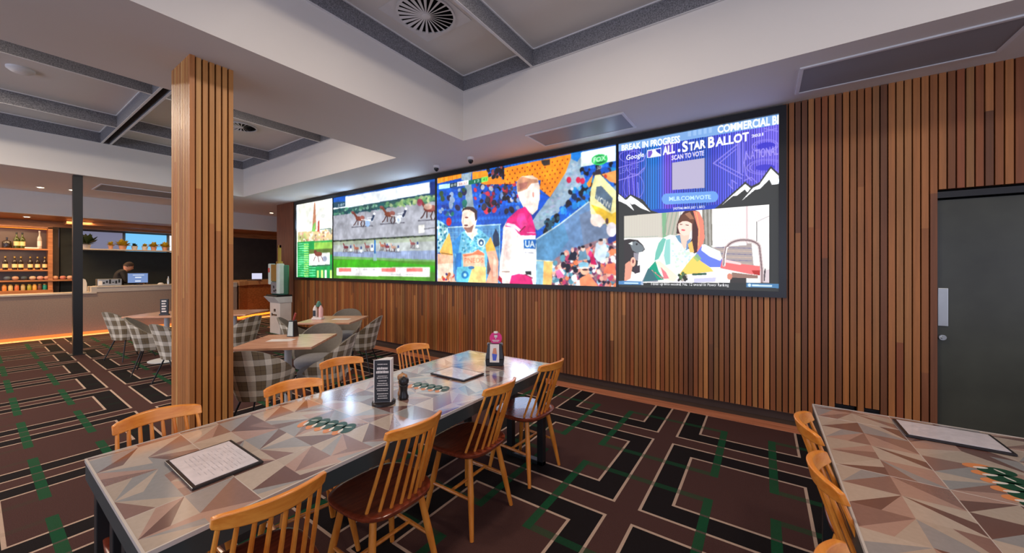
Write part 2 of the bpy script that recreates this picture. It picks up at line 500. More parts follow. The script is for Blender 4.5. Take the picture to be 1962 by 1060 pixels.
for i, (x, y) in enumerate([(-4.18, 4.07), (-3.46, 4.04)]):
    e = empty('security_camera', (x, y, ZC), 0, ['small dark dome camera on the ceiling, left of the pair above the video wall', 'small dark dome camera on the ceiling, right of the pair above the video wall'][i], 'camera', 'dome cameras above the video wall')
    MB().lathe([(0.05, 0), (0.05, -.03), (0.035, -.04)], n=20).build('housing', M['ventframe'], e, smooth=True)
    MB().lathe([(0.034, -.03), (0.036, -.06), (0.02, -.085), (0.004, -.092)], n=20).build('dome', M['bezel'], e, smooth=True)
def downlight(x, y, z, label, power=0):
    e = empty('downlight', (x, y, z), 0, label, 'ceiling light', 'recessed warm downlights')
    MB().lathe([(0.06, 0), (0.06, -.006), (0.045, -.006), (0.045, -.002)], n=20).build('trim_ring', M['ventframe'], e)
    MB().lathe([(0.042, -.007), (0.03, -.009)], n=16).build('lens', M['lamp'], e)
    if power:
        l = bpy.data.lights.new('downlight_beam', 'SPOT'); l.energy = power; l.color = (1, .72, .42); l.spot_size = 2.2; l.spot_blend = .7; l.shadow_soft_size = .05
        lo = bpy.data.objects.new('downlight_beam', l); COL.objects.link(lo); lo.parent = e; lo.location = (0, 0, -.03)
downlight(-11.62, 1.19, ZC, 'warm downlight in the ceiling touching the top of the black post', 90)
downlight(-11.75, 0.80, ZC, 'warm downlight in the ceiling left of the black post', 90)
downlight(-11.76, 4.93, ZC, 'warm downlight in the ceiling near the left end of the video wall', 70)
downlight(-13.3, 0.72, 2.60, 'warm downlight in the timber soffit above the bar shelves', 60)
# ------------------------------------------------------------------ tiled dining tables
TT = [(192, 174, 156), (158, 156, 154), (186, 150, 134), (116, 82, 74), (146, 112, 102), (200, 182, 164)]
def tiled_top(mb, x0, x1, y0, y1, z, gx, gy, cw, ch):
    xs = [x0]; k = math.floor((x0-gx)/cw) + 1
    while gx + k*cw < x1 - 0.012:
        if gx + k*cw > x0 + 0.012: xs.append(gx + k*cw)
        k += 1
    xs.append(x1)
    ys = [y0]; k = math.floor((y0-gy)/ch) + 1
    while gy + k*ch < y1 - 0.012:
        if gy + k*ch > y0 + 0.012: ys.append(gy + k*ch)
        k += 1
    ys.append(y1)
    for i in range(len(xs)-1):
        for j in range(len(ys)-1):
            a, b, c, d = (xs[i], ys[j]), (xs[i+1], ys[j]), (xs[i+1], ys[j+1]), (xs[i], ys[j+1])
            r = i % 2
            if r: a, b, c, d = b, c, d, a
            # split along a-c, then each half by a median from an acute corner
            dark = [3, 4, 3, 4, 2][(j + i*2) % 5]; light = [0, 1, 2, 5, 1, 2][(j*2 + i) % 6]
            if (i // 2) % 2: dark, light = light, ([1, 4, 0, 3][j % 4])
            if dark == light: light = 5
            pal = [TT[dark], TT[light], TT[(dark + 2) % 6], TT[[0, 1, 5][(i + j) % 3]]]
            med = lambda p, q: ((p[0]+q[0])/2, (p[1]+q[1])/2)
            tris = []
            for (p, q, s) in ((a, b, c), (a, c, d)):
                u = random.random() + .12
                if u < 0.55: tris.append((p, q, s))
                elif u < 0.8: m = med(q, s); tris += [(p, q, m), (p, m, s)]
                else:
                    if s == c: m = med(p, q); tris += [(p, m, s), (m, q, s)]
                    else: m = med(p, s); tris += [(p, q, m), (m, q, s)]
            order = [0, 1] if len(tris) == 2 else ([0, 2, 1, 3] if len(tris) == 4 else ([0, 1, 2]))
            for n_, t in enumerate(tris):
                cr = (t[1][0]-t[0][0])*(t[2][1]-t[0][1]) - (t[1][1]-t[0][1])*(t[2][0]-t[0][0])
                if cr < 0: t = (t[0], t[2], t[1])
                mb.col = lin(pal[order[n_] % len(pal)])
                mb.add([(q[0], q[1], z) for q in t], [(0, 1, 2)])

def emblem(parent, at, rz, z, s=1.0, n=5):
    e = empty('leaf_emblem', (at[0], at[1], z), rz); e.parent = parent; e['label'] = 'printed green and orange leaf row'
    G = MB(); O = MB(); W = MB()
    def ell(mb, cu, cv, a, b, rot, z):
        pts = []
        for k in range(20):
            t = 2*PI*k/20; x = a*math.cos(t); y = b*math.sin(t)
            pts.append((cu + x*math.cos(rot) - y*math.sin(rot), cv + x*math.sin(rot) + y*math.cos(rot)))
        mb.prism(pts, z, z + 0.0004)
    for k in range(n):
        u = (k - (n-1)/2) * 0.054 * s
        ell(O, u - .004*s, -.030*s, .040*s, .020*s, PI/2 + .35, 0.0)
        ell(W, u + .006*s, -.024*s, .022*s, .007*s, PI/2 + .35, 0.0006)
        ell(G, u + .016*s, .010*s, .052*s, .031*s, PI/2 + .35, 0.0003)
        ell(W, u + .012*s, .018*s, .016*s, .004*s, .5, 0.0009)
    me_o = O.build('orange_leaves', M['opoly'], e); G.build('green_leaves', M['gpoly'], e); w_o = W.build('cream_dashes', M['wpoly'], e); w_o['kind'] = 'stuff'

def dining_table(x0, x1, y0, y1, label, gx, gy, grx, gry, embs):
    t = empty('dining_table', ((x0+x1)/2, (y0+y1)/2, 0), 0, label, 'table', 'long tiled dining tables')
    a, b = (x1-x0)/2, (y1-y0)/2; cx, cy = (x0+x1)/2, (y0+y1)/2
    top = MB().box(-a+.004, a-.004, -b+.004, b-.004, 0.735, 0.7490).build('tabletop', M['apron'], t)
    ts = MB(); tiled_top(ts, -a+.006, a-.006, -b+.006, b-.006, 0.7500, gx-cx, gy-cy, 0.146, 0.1375)
    # joints between the big tiles, with a pale grout colour
    ts.col = lin((214, 200, 186))
    for g in grx:
        if -a < g-cx < a: ts.box(g-cx-.0014, g-cx+.0014, -b+.006, b-.006, 0.7495, 0.7504)
    for g in gry:
        if -b < g-cy < b: ts.box(-a+.006, a-.006, g-cy-.0014, g-cy+.0014, 0.7495, 0.7504)
    ts.build('tile_surface', M['tile'], t)
    e = MB()
    for (p, q, r, s) in ((-a, a, -b, -b+.006), (-a, a, b-.006, b), (-a, -a+.006, -b+.006, b-.006), (a-.006, a, -b+.006, b-.006)):
        e.box(p, q, r, s, 0.738, 0.7512)
    e.build('edge_trim', M['alu'], t)
    ap = MB()
    for (p, q, r, s) in ((-a+.002, a-.002, -b+.002, -b+.03), (-a+.002, a-.002, b-.03, b-.002), (-a+.002, -a+.03, -b+.03, b-.03), (a-.03, a-.002, -b+.03, b-.03)):
        ap.box(p, q, r, s, 0.672, 0.737)
    ap.build('apron', M['apron'], t)
    for sy in (-1, 1):
        for sx in (-1, 1):
            yy = sy*(b-.09) if sy > 0 else -(b-.045); xa = sx*(a-.035); xb = sx*(a-.315)
            l = MB()
            for xx in (xa, xb): l.box(min(xx, xx-sx*.05), max(xx, xx-sx*.05), yy-.025, yy+.025, 0.0, 0.672)
            l.box(min(xa, xb)+.0, max(xa, xb), yy-.025, yy+.025, 0.0, 0.03)
            l.build('leg', M['blackmetal'], t, bevel=0.003)
    if embs:
        for (ex, ey, rz, s) in embs: emblem(t, (ex-cx, ey-cy), rz, 0.7506, s)
    return t
dining_table(-2.19, -1.335, 0.255, 2.54, 'long tiled dining table with triangle pattern standing between spindle chairs', -2.15, 0.26, [-1.565], [0.535, 1.085, 1.635, 2.185],
             [(-1.715, 0.955, 0.22, 1.0), (-1.735, 1.615, 0.2, 0.95)])
dining_table(0.222, 1.075, 0.255, 2.60, 'tiled dining table with triangle pattern at the right edge of the photo near the door', 0.23, 2.41, [0.52, 1.10], [2.41, 1.86, 1.31],
             [(0.705, 2.02, -PI/2 + .08, 1.05)])

# ------------------------------------------------------------------ spindle chairs
def make_spindle_chair():
    t = empty('dining_chair', (0, 0, 0), 0, '-', 'chair', 'wooden spindle chairs')
    # seat: dished slab, facing +Y
    n = 40; rings = [0.0, 0.35, 0.7, 0.9, 0.97, 1.0]
    def outl(a):
        c, s = math.cos(a), math.sin(a)
        e = 0.62
        x = math.copysign(abs(c)**e, c); y = math.copysign(abs(s)**e, s)
        wx = 0.205 + 0.012*y
        return x*wx, y*0.198
    vs = []; fs = []
    for r in rings:
        for k in range(n):
            x, y = outl(2*PI*k/n)
            d = -0.010*(1-r*r) + 0.0 if r > 0 else -0.010
            z = 0.452 + d - (0.004 if r == 1.0 else 0)
            vs.append((x*r, y*r, z))
    for r, z in ((1.0, 0.436), (0.93, 0.422), (0.0, 0.420)):
        for k in range(n):
            x, y = outl(2*PI*k/n); vs.append((x*r, y*r, z))
    L = len(rings) + 3
    for j in range(L-1):
        for k in range(n): fs.append((j*n+k, (j*n+(k+1)%n), (j+1)*n+(k+1)%n, (j+1)*n+k))
    MB().add(vs, [tuple(reversed(f)) for f in fs]).build('seat', M['seat'], t, smooth=True, ang=math.radians(60))
    for sx in (-1, 1):
        for sy in (-1, 1):
            MB().rod((sx*.125, sy*.115, .425), (sx*.19, sy*.185, 0), .015, .0115, 12, .0175).build('leg', M['honey'], t, smooth=True)
    def onleg(sx, sy, z): f = (0.425 - z)/0.425; return (sx*(.125+.065*f), sy*(.115+.07*f), z)
    for sx in (-1, 1):
        MB().rod(onleg(sx, -1, .20), onleg(sx, 1, .20), .008, .008, 8, .0105).build('stretcher', M['honey'], t, smooth=True)
    MB().rod((-.16, 0, .20), (.16, 0, .20), .008, .008, 8, .0105).build('stretcher', M['honey'], t, smooth=True)
    # crest rail: bent board
    N = 18; vs = []; fs = []
    W = 0.15
    def arc(u): return -0.285 + 0.058*u*u      # y of the board centre along its length
    for i in range(N+1):
        u = -1 + 2*i/N; x = u*W; y = arc(u); tl = 0.010
        top = 0.842 - 0.012*u*u; bot = 0.785 + 0.002*u*u
        if abs(u) > 0.97: top -= .004; bot += .004
        dy = -0.010
        vs += [(x, y-.010-.014, top), (x, y+.010-.014, top), (x, y+.010, bot), (x, y-.010, bot)]
    for i in range(N):
        a = i*4; b = a+4
        for k in range(4): fs.append((a+k, a+(k+1)%4, b+(k+1)%4, b+k))
    fs += [(3, 2, 1, 0), (N*4, N*4+1, N*4+2, N*4+3)]
    MB().add(vs, [tuple(reversed(f)) for f in fs]).build('crest_rail', M['honeyx'], t, smooth=True, bevel=.004, ang=math.radians(50))
    for k in range(8):
        u = -1 + 2*k/7.0
        xs, ys = u*.152, -.168 + .062*u*u
        xr = u*.134; yr = arc(xr/W)
        MB().rod((xs, ys, .445), (xr, yr, .795), .0075, .0065, 8, .0082).build('spindle', M['honey'], t, smooth=True)
    return t
sc = make_spindle_chair(); used = []
G1 = 'wooden spindle chairs at the long tiled table'
def chair_at(rx, ry, face, label, grp=G1):
    """rx, ry: where the middle of the crest rail stands"""
    dx, dy = math.cos(face), math.sin(face)
    put(sc, used, (rx + dx*.285, ry + dy*.285, 0), face - PI/2, label, grp)
chair_at(-1.165, .51, PI - .10, 'honey spindle chair nearest the camera, cut off by the bottom edge of the photo')
chair_at(-1.215, 1.10, PI - .03, 'honey spindle chair with red-brown seat, second from the camera on the open-floor side')
chair_at(-1.215, 1.735, PI + .0, 'honey spindle chair with red-brown seat, third from the camera on the open-floor side')
chair_at(-1.195, 2.32, PI - .08, 'spindle chair farthest down the open-floor side, its seat shining lilac')
chair_at(-2.32, .49, .0, 'spindle chair at the column side of the long table, in front of the timber column')
chair_at(-2.27, 1.06, -.18, 'spindle chair whose rail overlaps the checked chair right of the timber column')
chair_at(-2.55, 1.52, -.22, 'spindle chair on the column side behind the black chalk menu holder')
chair_at(-2.50, 2.13, -.2, 'spindle chair at the far end of the column side, nearest the slatted wall')
G2 = 'wooden spindle chairs at the right-hand tiled table'
chair_at(.135, 2.05, .02, 'dark spindle chair at the far corner of the right-hand tiled table', G2)
chair_at(.145, 1.61, .03, 'dark spindle chair in the middle of the right-hand table side', G2)
chair_at(.115, 1.06, .0, 'dark spindle chair at the right-hand table, mostly below the photo edge', G2)

# ------------------------------------------------------------------ things on the tiled tables
M['print'] = plain('faint_print', (176, 168, 172), .5)
def clipboard(x, y, rz, label):
    e = empty('menu_board', (x, y, .7515), rz, label, 'menu', 'framed menus lying on the tiled tables')
    MB().box(-.155, .155, -.107, .107, 0, .009).build('board', M['board'], e, bevel=.002)
    MB().box(-.143, .143, -.095, .095, .0088, .0102).build('menu_sheet', M['paper'], e)
    m = MB(); r = random.Random(3)
    for k in range(11):
        yy = .075 - k*.014
        x0 = -.12 + r.random()*.03
        while x0 < .1:
            l = r.uniform(.01, .045)
            m.box(x0, min(.12, x0+l), yy, yy+.0022, .0103, .0105); x0 += l + r.uniform(.008, .03)
    m.build('menu_print', M['print'], e)
clipboard(-1.732, .527, PI/2 - PI/2 + .0, 'framed white menu sheet lying on the near end of the long tiled table')
clipboard(-1.765, 1.918, .0, 'framed menu sheet shining bright in front of the pink-topped caddy on the long table')
clipboard(.676, 2.432, .0, 'framed menu sheet on the right-hand tiled table beside the green leaf emblem')

def text_obj(name, body, size, mat, parent, M4, ext=0.0002, align='CENTER'):
    cu = bpy.data.curves.new(name, 'FONT'); cu.body = body; cu.size = size; cu.extrude = ext; cu.align_x = align; cu.align_y = 'CENTER'
    cu.materials.append(mat)
    o = bpy.data.objects.new(name, cu); COL.objects.link(o); o.parent = parent; o.matrix_local = M4
    return o
def frontM(x, y, z, rz=0):   # text standing upright, facing -Y (before rz)
    return Matrix.Translation((x, y, z)) @ Matrix.Rotation(rz, 4, 'Z') @ Matrix.Rotation(PI/2, 4, 'X')

# chalk menu holder, turned to the camera
e = empty('menu_holder', (-1.725, 1.285, .7515), .72, 'black chalk style card holder with white lettering standing on the long table', 'menu holder')
MB().lathe([(.062, 0), (.062, .012), (.054, .016)], n=24).build('base', M['board'], e, smooth=True)
MB().prism([(-.045, -.028), (.045, -.028), (.045, .030), (.01, .036)], .016, .245).build('card_block', M['pale'], e)
MB().box(-.045, .040, -.0305, -.0285, .018, .243).build('chalk_card', M['chalk'], e)
f = MB(); f.box(-.047, -.043, -.032, -.029, .016, .247); f.box(.039, .044, -.032, -.029, .016, .247); f.build('holder_edge', M['pale'], e)
for z, s, b in ((.222, .010, 'the'), (.197, .0155, 'SUNDAY'), (.178, .016, 'ROAST'), (.158, .009, 'CHICKEN'), (.142, .009, 'LAMB'), (.126, .009, 'PORK BELLY'), (.110, .009, 'SCHNITZEL'), (.094, .009, 'PARMIGIANA'), (.078, .009, 'SALT & PEPPER'), (.062, .009, 'DESSERT'), (.046, .008, 'FROM MIDDAY')):
    pass
ln = MB(); r = random.Random(5)
for z, w_, h in ((.222, .05, .004), (.200, .055, .013), (.180, .064, .014), (.158, .048, .004), (.148, .056, .004), (.132, .04, .004), (.118, .05, .004), (.108, .056, .004), (.090, .06, .004), (.080, .052, .004), (.062, .056, .004), (.050, .045, .004), (.038, .05, .004)):
    x0 = -w_/2 - .002
    while x0 < w_/2:
        l = r.uniform(.004, .009); ln.box(x0, min(w_/2, x0+l), -.0312, -.0304, z-h/2, z+h/2*(r.uniform(.6, 1))); x0 += l + .0016
ln.build('chalk_lettering', M['pale'], e)

def mill(x, y, label, body, top, hs):
    e = empty('pepper_mill', (x, y, .7515), 0, label, 'mill', 'salt and pepper mills on the long table')
    MB().lathe([(r_, z*hs) for r_, z in [(.024, 0), (.027, .004), (.027, .016), (.022, .026), (.0195, .045), (.022, .066), (.026, .076), (.022, .082)]], n=24).build('body', body, e, smooth=True)
    MB().lathe([(r_, z*hs) for r_, z in [(.020, .082), (.027, .090), (.029, .102), (.026, .113), (.012, .120), (.006, .124)]], n=24).build('head', top, e, smooth=True)
    MB().lathe([(r_, z*hs) for r_, z in [(.003, .123), (.006, .128), (.003, .133)]], n=12).build('knob', M['steel'], e, smooth=True)
mill(-1.690, 1.392, 'black pepper mill standing right of the chalk card holder', M['bezel'], M['bezel'], 1.0)
mill(-1.742, 1.425, 'pale wooden salt mill half hidden behind the black pepper mill', M['wood2'], M['wood2'], 1.05)

# table caddy
e = empty('table_caddy', (-1.70, 2.27, .7515), .55, 'black table caddy with a picture card and round pink sign on top', 'caddy')
def hull(w0, w1, d0, d1, z0, z1): return [(-w0, -d0, z0), (w0, -d0, z0), (w0, d0, z0), (-w0, d0, z0), (-w1, -d1, z1), (w1, -d1, z1), (w1, d1, z1), (-w1, d1, z1)]
BF = [(0,3,2,1),(4,5,6,7),(0,1,5,4),(1,2,6,5),(2,3,7,6),(3,0,4,7)]
MB().add(hull(.066, .070, .045, .045, 0, .05), BF).add(hull(.070, .052, .045, .03, .05, .165), BF).build('caddy_body', M['bezel'], e, bevel=.006)
MB().add([(-.036, -.0465, .03), (.036, -.0465, .03), (.034, -.037, .165), (-.034, -.037, .165), (-.036, -.049, .03), (.036, -.049, .03), (.034, -.0395, .165), (-.034, -.0395, .165)], [(3,2,1,0),(4,5,6,7),(0,1,5,4),(1,2,6,5),(2,3,7,6),(3,0,4,7)]).build('picture_card', M['pale'], e)
q = MB(); q.add([(-.012, -.050, .045), (.012, -.050, .045), (.02, -.0465, .09), (-.018, -.0465, .095)], [(0,1,2,3)]); q.build('blue_print', plain('card_blue', (70, 90, 190), .4), e)
q = MB(); q.add([(-.016, -.0470, .096), (.018, -.0470, .092), (.012, -.0430, .138), (-.008, -.0430, .135)], [(0,1,2,3)]); q.build('orange_print', plain('card_orange', (200, 130, 100), .4), e)
MB().lathe([(.047, -.002), (.047, .002)], n=28, M=Matrix.Translation((.006, 0, .205)) @ Matrix.Rotation(PI/2, 4, 'X')).build('round_sign', M['pink'], e)
q = MB(); q.box(.003, .009, -.0032, -.0026, .197, .212); q.box(-.006, .018, -.0032, -.0026, .210, .228); q.box(-.022, .034, -.0032, -.0026, .185, .190); q.box(-.016, .028, -.0032, -.0026, .176, .180); q.build('sign_lettering', M['pale'], e)
MB().lathe([(.018, 0), (.016, .012)], c=(.006, 0, .243), n=14).build('sign_topper', M['pale'], e, smooth=True)
for sx in (-1, 1): MB().lathe([(.008, 0), (.009, .014), (.004, .02)], c=(sx*.052, 0, .15), n=12).build('bottle_cap', M['greyplastic'], e, smooth=True)

# ------------------------------------------------------------------ checked tub chairs
def make_tub():
    t = empty('tub_chair', (0, 0, 0), 0, '-', 'chair', 'checked tub chairs around the cafe tables')
    NA, NV = 36, 10
    def shell(s, v, off):
        # s in -1..1 around the back, v 0..1 upward
        a = s * math.radians(128)
        top = .41 + .385 * (0.5 + 0.5*math.cos(min(PI, abs(a)*1.22)))**0.8
        z = .33 + (top - .33)*v
        h = (z - .33)/.45
        rx = (.185 + .085*math.sin(min(1, h*1.3)*PI/2)) - off; ry = (.20 + .075*h) - off
        e = .8
        sx, cy = math.sin(a), -math.cos(a)
        x = math.copysign(abs(sx)**e, sx)*rx; y = math.copysign(abs(cy)**e, cy)*ry
        return (x, y - .035*h*h, z + (off*.5 if v == 0 else 0))
    vs = []; uvs = []
    for off in (0, .022):
        for j in range(NV+1):
            for i in range(NA+1):
                s = -1 + 2*i/NA; v = j/NV
                p = shell(s, v, off); vs.append(p); uvs.append((s*.62, p[2]))
    O = (NV+1)*(NA+1); mb = MB()
    f0, f1, f2 = [], [], []
    idx = lambda o, j, i: o*O + j*(NA+1) + i
    for j in range(NV):
        for i in range(NA):
            f0.append((idx(0,j,i), idx(0,j,i+1), idx(0,j+1,i+1), idx(0,j+1,i)))
            f1.append((idx(1,j,i+1), idx(1,j,i), idx(1,j+1,i), idx(1,j+1,i+1)))
    for i in range(NA):
        f1.append((idx(0,NV,i), idx(0,NV,i+1), idx(1,NV,i+1), idx(1,NV,i)))
        f1.append((idx(0,0,i+1), idx(0,0,i), idx(1,0,i), idx(1,0,i+1)))
    for j in range(NV):
        f0.append((idx(0,j+1,0), idx(1,j+1,0), idx(1,j,0), idx(0,j,0)))
        f0.append((idx(0,j,NA), idx(1,j,NA), idx(1,j+1,NA), idx(0,j+1,NA)))
    mb.add(vs, f0, uvs); mb.cur = 1
    b = len(f0); 
    for f in f1: mb.f.append(f); mb.m.append(1); mb.c.append(mb.col); mb.uv.append([(0, 0)]*4)
    mb.build('backrest', [M['plaid'], M['lining']], t, smooth=True, ang=math.radians(70))
    # seat cushion
    n = 32; vs = []; prof = [(0, .455), (.6, .458), (.9, .450), (1.0, .430), (1.0, .39), (.9, .345), (0, .335)]
    for r, z in prof:
        for k in range(n):
            a = 2*PI*k/n; c, s = math.cos(a), math.sin(a)
            x = math.copysign(abs(c)**.75, c)*.205*r; y = math.copysign(abs(s)**.75, s)*.215*r + .03
            vs.append((x, y, z))
    fs = [((j+1)*n+k, (j+1)*n+(k+1)%n, j*n+(k+1)%n, j*n+k) for j in range(len(prof)-1) for k in range(n)]
    MB().add(vs, fs).build('seat', M['cushion'], t, smooth=True, ang=math.radians(60))
    for sx in (-1, 1):
        for sy in (-1, 1):
            MB().rod((sx*.12, sy*.12, .345), (sx*.225, sy*.215, 0), .010, .007, 8).build('leg', M['blackmetal'], t, smooth=True)
    MB().box(-.13, .13, -.13, .13, .325, .338).build('seat_frame', M['blackmetal'], t)
    return t
tc = make_tub(); tused = []
def tub(x, y, face, label): put(tc, tused, (x, y, 0), face - PI/2, label)
DEG = PI/180
tub(-3.80, 1.53, 131*DEG, 'checked tub chair with its back to the camera right beside the timber column')
tub(-3.80, 2.10, 222*DEG, 'checked tub chair at the right side of the front cafe table')
tub(-4.38, 2.32, -50*DEG, 'tub chair facing the camera behind the front cafe table, its grey seat showing')
tub(-4.82, 3.18, 218*DEG, 'checked tub chair right of the back cafe table, next to the slatted wall')
tub(-5.62, 3.42, -48*DEG, 'tub chair behind the back cafe table with only its curved grey rim above the table')
tub(-5.47, 2.70, 60*DEG, 'dark lined tub chair left of the back cafe table, before the kiosk')
tub(-8.62, 1.50, 108*DEG, 'pale checked tub chair farthest left, closest to the bar')
tub(-7.28, 1.52, 72*DEG, 'tub chair with light grey lining between the far left chair and the column')
tub(-6.30, 1.58, 105*DEG, 'checked tub chair half hidden behind the left edge of the timber column')
tub(-6.37, 2.20, 210*DEG, 'checked tub chair just right of the timber column, by the orange lit counter foot')

# ------------------------------------------------------------------ cafe tables
def make_cafe():
    t = empty('cafe_table', (0, 0, 0), 0, '-', 'table', 'small square pedestal tables')
    MB().box(-.36, .36, -.36, .36, .725, .750).build('tabletop', M['tabletop'], t, bevel=.004)
    MB().rod((0, 0, .02), (0, 0, .724), .034, n=20).build('pedestal', M['white'], t, smooth=True)
    MB().lathe([(.23, 0), (.23, .008), (.20, .016), (.05, .026), (.045, .05)], n=32).build('base', M['white'], t, smooth=True)
    MB().box(-.12, .12, -.12, .12, .715, .725).build('mount_plate', M['greyplastic'], t)
    return t
ct = make_cafe(); cused = []
for x, y, a, lb in [(-4.02, 1.84, 42, 'small square wooden cafe table right of the column with a black caddy on it'),
                    (-5.12, 2.97, 36, 'small square wooden cafe table nearest the slatted wall with a white condiment holder'),
                    (-7.95, 1.80, 40, 'small square wooden table left of the column in front of the bar'),
                    (-7.30, 2.50, 42, 'small square table mostly hidden behind the timber column')]:
    put(ct, cused, (x, y, 0), a*DEG, lb)

# things on the cafe tables
e = empty('cutlery_caddy', (-4.22, 1.98, .7505), .55, 'black caddy with pale front and a red handle sticking out on the front cafe table', 'caddy')
MB().add(hull(.04, .028, .045, .03, 0, .17), BF).build('caddy_body', M['bezel'], e, bevel=.003)
MB().add([(-.030, -.0465, .01), (.030, -.0465, .01), (.022, -.033, .16), (-.022, -.033, .16), (-.030, -.049, .01), (.030, -.049, .01), (.022, -.0355, .16), (-.022, -.0355, .16)], [(3,2,1,0),(4,5,6,7),(0,1,5,4),(1,2,6,5),(2,3,7,6),(3,0,4,7)]).build('pale_front', M['mint'], e)
MB().rod((0, 0, .15), (.03, .0, .25), .008, .011, 10).build('handle', plain('dull_red', (170, 70, 60), .5), e, smooth=True)
e = empty('condiment_holder', (-5.28, 2.82, .7505), .6, 'white condiment holder with bottles and a green cap on the back cafe table', 'condiments')
MB().box(-.07, .07, -.045, .045, 0, .03).build('tray', M['pale'], e, bevel=.004)
for sx, m_ in ((-.04, M['pale']), (.04, plain('pale_pink', (224, 180, 176), .5))):
    MB().lathe([(.03, .03), (.03, .15), (.02, .175), (.012, .19), (.012, .20)], c=(sx, 0, 0), n=16).build('bottle', m_, e, smooth=True)
MB().lathe([(.032, .18), (.036, .21), (.02, .25), (.006, .262)], c=(0, .02, 0), n=16).build('cap', M['green_plastic'], e, smooth=True)
MB().box(-.055, -.02, -.034, -.030, .05, .13).build('dark_label', M['chalk'], e)
e = empty('menu_holder', (-7.72, 1.72, .7505), .85, 'small dark card holder with white marks on the table left of the column', 'menu holder')
MB().box(-.06, .06, -.02, .02, 0, .02).box(-.05, .05, -.012, .012, .02, .25).build('card_block', M['chalk'], e)
q = MB()
for k in range(5): q.box(-.03, .03 - .01*(k % 2), -.0145, -.0122, .05 + k*.04, .07 + k*.04)
q.build('card_print', M['pale'], e)
for x, y, a, lb in ((-4.08, 1.80, .7, 'thin pale sheet lying on the front cafe table'), (-5.02, 3.02, .6, 'thin pale sheet lying on the back cafe table')):
    tag(MB().box(-.12, .12, -.06, .06, 0, .001).build('pale_sheet', M['pale'], loc=(x, y, .7505), rz=a), lb, 'pale_sheet')  # thin pale rectangle on the tabletop
# ------------------------------------------------------------------ bar
ORD = ['first', 'second', 'third', 'fourth', 'fifth', 'sixth', 'seventh', 'eighth', 'ninth', 'tenth', 'eleventh', 'twelfth']
M['led2'] = emit('orange_foot_led', (255, 140, 60), 1.0)
e = empty('bar_counter', (-12.55, 1.4, 0), 0, 'long brown-grey bar counter with pale stone top and orange lit foot', 'counter')
MB().box(-.45, .02, -3.4, .24, .06, .90).box(-.45, .02, .24, 2.95, .06, 1.0).build('counter_body', M['counter'], e)
MB().box(-.50, .05, -3.4, .24, .90, .935).build('counter_top', M['countertop'], e, bevel=.004)
MB().box(-.50, .04, .24, 2.95, 1.03, 1.06).build('counter_top', M['countertop'], e, bevel=.004)
MB().box(-.48, .03, .24, 2.95, .93, 1.03).box(-.48, .03, .16, .24, .935, 1.055).build('raised_fascia', plain('pale_fascia', (184, 172, 160), .5), e)
MB().box(-.40, -.01, -3.4, 2.95, 0, .06).build('kick_board', M['bezel'], e)
MB().box(-.012, .006, -3.4, 2.95, .0, .06).build('foot_light', M['led2'], e)
MB().box(-12.5, -12.24, -2, 5.2, -0.01, 0.004).build('trim_2', M['strip'])['kind'] = 'structure'
MB().box(-12.5, -10.7, 5.2, 7.5, -0.01, 0.004).build('trim_3', M['strip'])['kind'] = 'structure'
e = empty('wooden_counter', (-12.5, 4.4, 0), 0, 'wooden service counter right of the timber column behind the white kiosk', 'counter')
MB().prism([(0, 0), (-.28, .30), (-1.1, 2.0), (-1.7, 2.0), (-1.7, 0)], .06, .96).build('counter_body', M['barwood'], e)
MB().prism([(.04, -.02), (-.24, .32), (-1.06, 2.04), (-1.7, 2.04), (-1.7, -.02)], .96, 1.09).build('counter_top', woodmat('counter_rim_wood', (176, 128, 88), (208, 162, 118), .4), e)
MB().prism([(-.03, .0), (-.30, .30), (-1.12, 1.98), (-1.6, 1.98), (-1.6, 0)], 0, .06).build('kick_light', M['led'], e)

# walls behind
MB().box(-14.45, -14.3, -6, 1.25, 0, 2.60).build('wall_left', plain('warm_back_panel', (96, 78, 62), .6))['kind'] = 'structure'
MB().box(-14.45, -14.3, 1.55, 4.45, 0, 1.93).build('wall_left.001', M['darkwall'])['kind'] = 'structure'
MB().box(-14.45, -14.3, 4.45, 9, 0, 2.60).build('wall_left.002', plain('dark_brown_wall', (58, 50, 46), .7, var=.15))['kind'] = 'structure'
MB().box(-14.5, -14.25, 1.27, 1.55, 0, 2.60).build('trim_4', M['darkwall'])['kind'] = 'structure'
MB().box(-16.5, -16.4, -6, 9, 0, 2.60).build('wall_left.003', plain('back_room_wall', (150, 140, 130), .7))['kind'] = 'structure'
MB().box(-14.30, -14.22, -6, 9, 2.47, 2.60).build('trim_5', M['barwood'])['kind'] = 'structure'
MB().box(-14.6, -10.2, 9, 9.1, 0, 3.2).build('wall_far', plain('dark_far_wall', (52, 46, 42), .7))['kind'] = 'structure'
MB().box(-10.2, -10.1, 4.6, 9, 0, ZC).build('wall_back.002', plain('side_return', (70, 52, 42), .7))['kind'] = 'structure'
w1 = MB(); w1.box(-16.4, -16.38, 2.75, 3.7, 1.7, 2.55); o = w1.build('window_1', emit('daylit_blue_glass', (120, 200, 250), 1.0)); o['kind'] = 'structure'
w1 = MB(); w1.box(-16.4, -16.38, 3.78, 4.2, 1.7, 2.55); o = w1.build('window_2', emit('daylit_white_glass', (245, 245, 250), 1.0)); o['kind'] = 'structure'
w1 = MB(); w1.box(-16.4, -16.38, 1.4, 2.68, 2.05, 2.55); o = w1.build('window_3', emit('dim_daylit_glass', (150, 150, 180), .6)); o['kind'] = 'structure'
for k in range(3):
    MB().box(-14.05 + k*.22, -13.99 + k*.22, 1.3, 4.4, 2.52, 2.60).build('trim_%d' % (6+k), M['barwood'])['kind'] = 'structure'

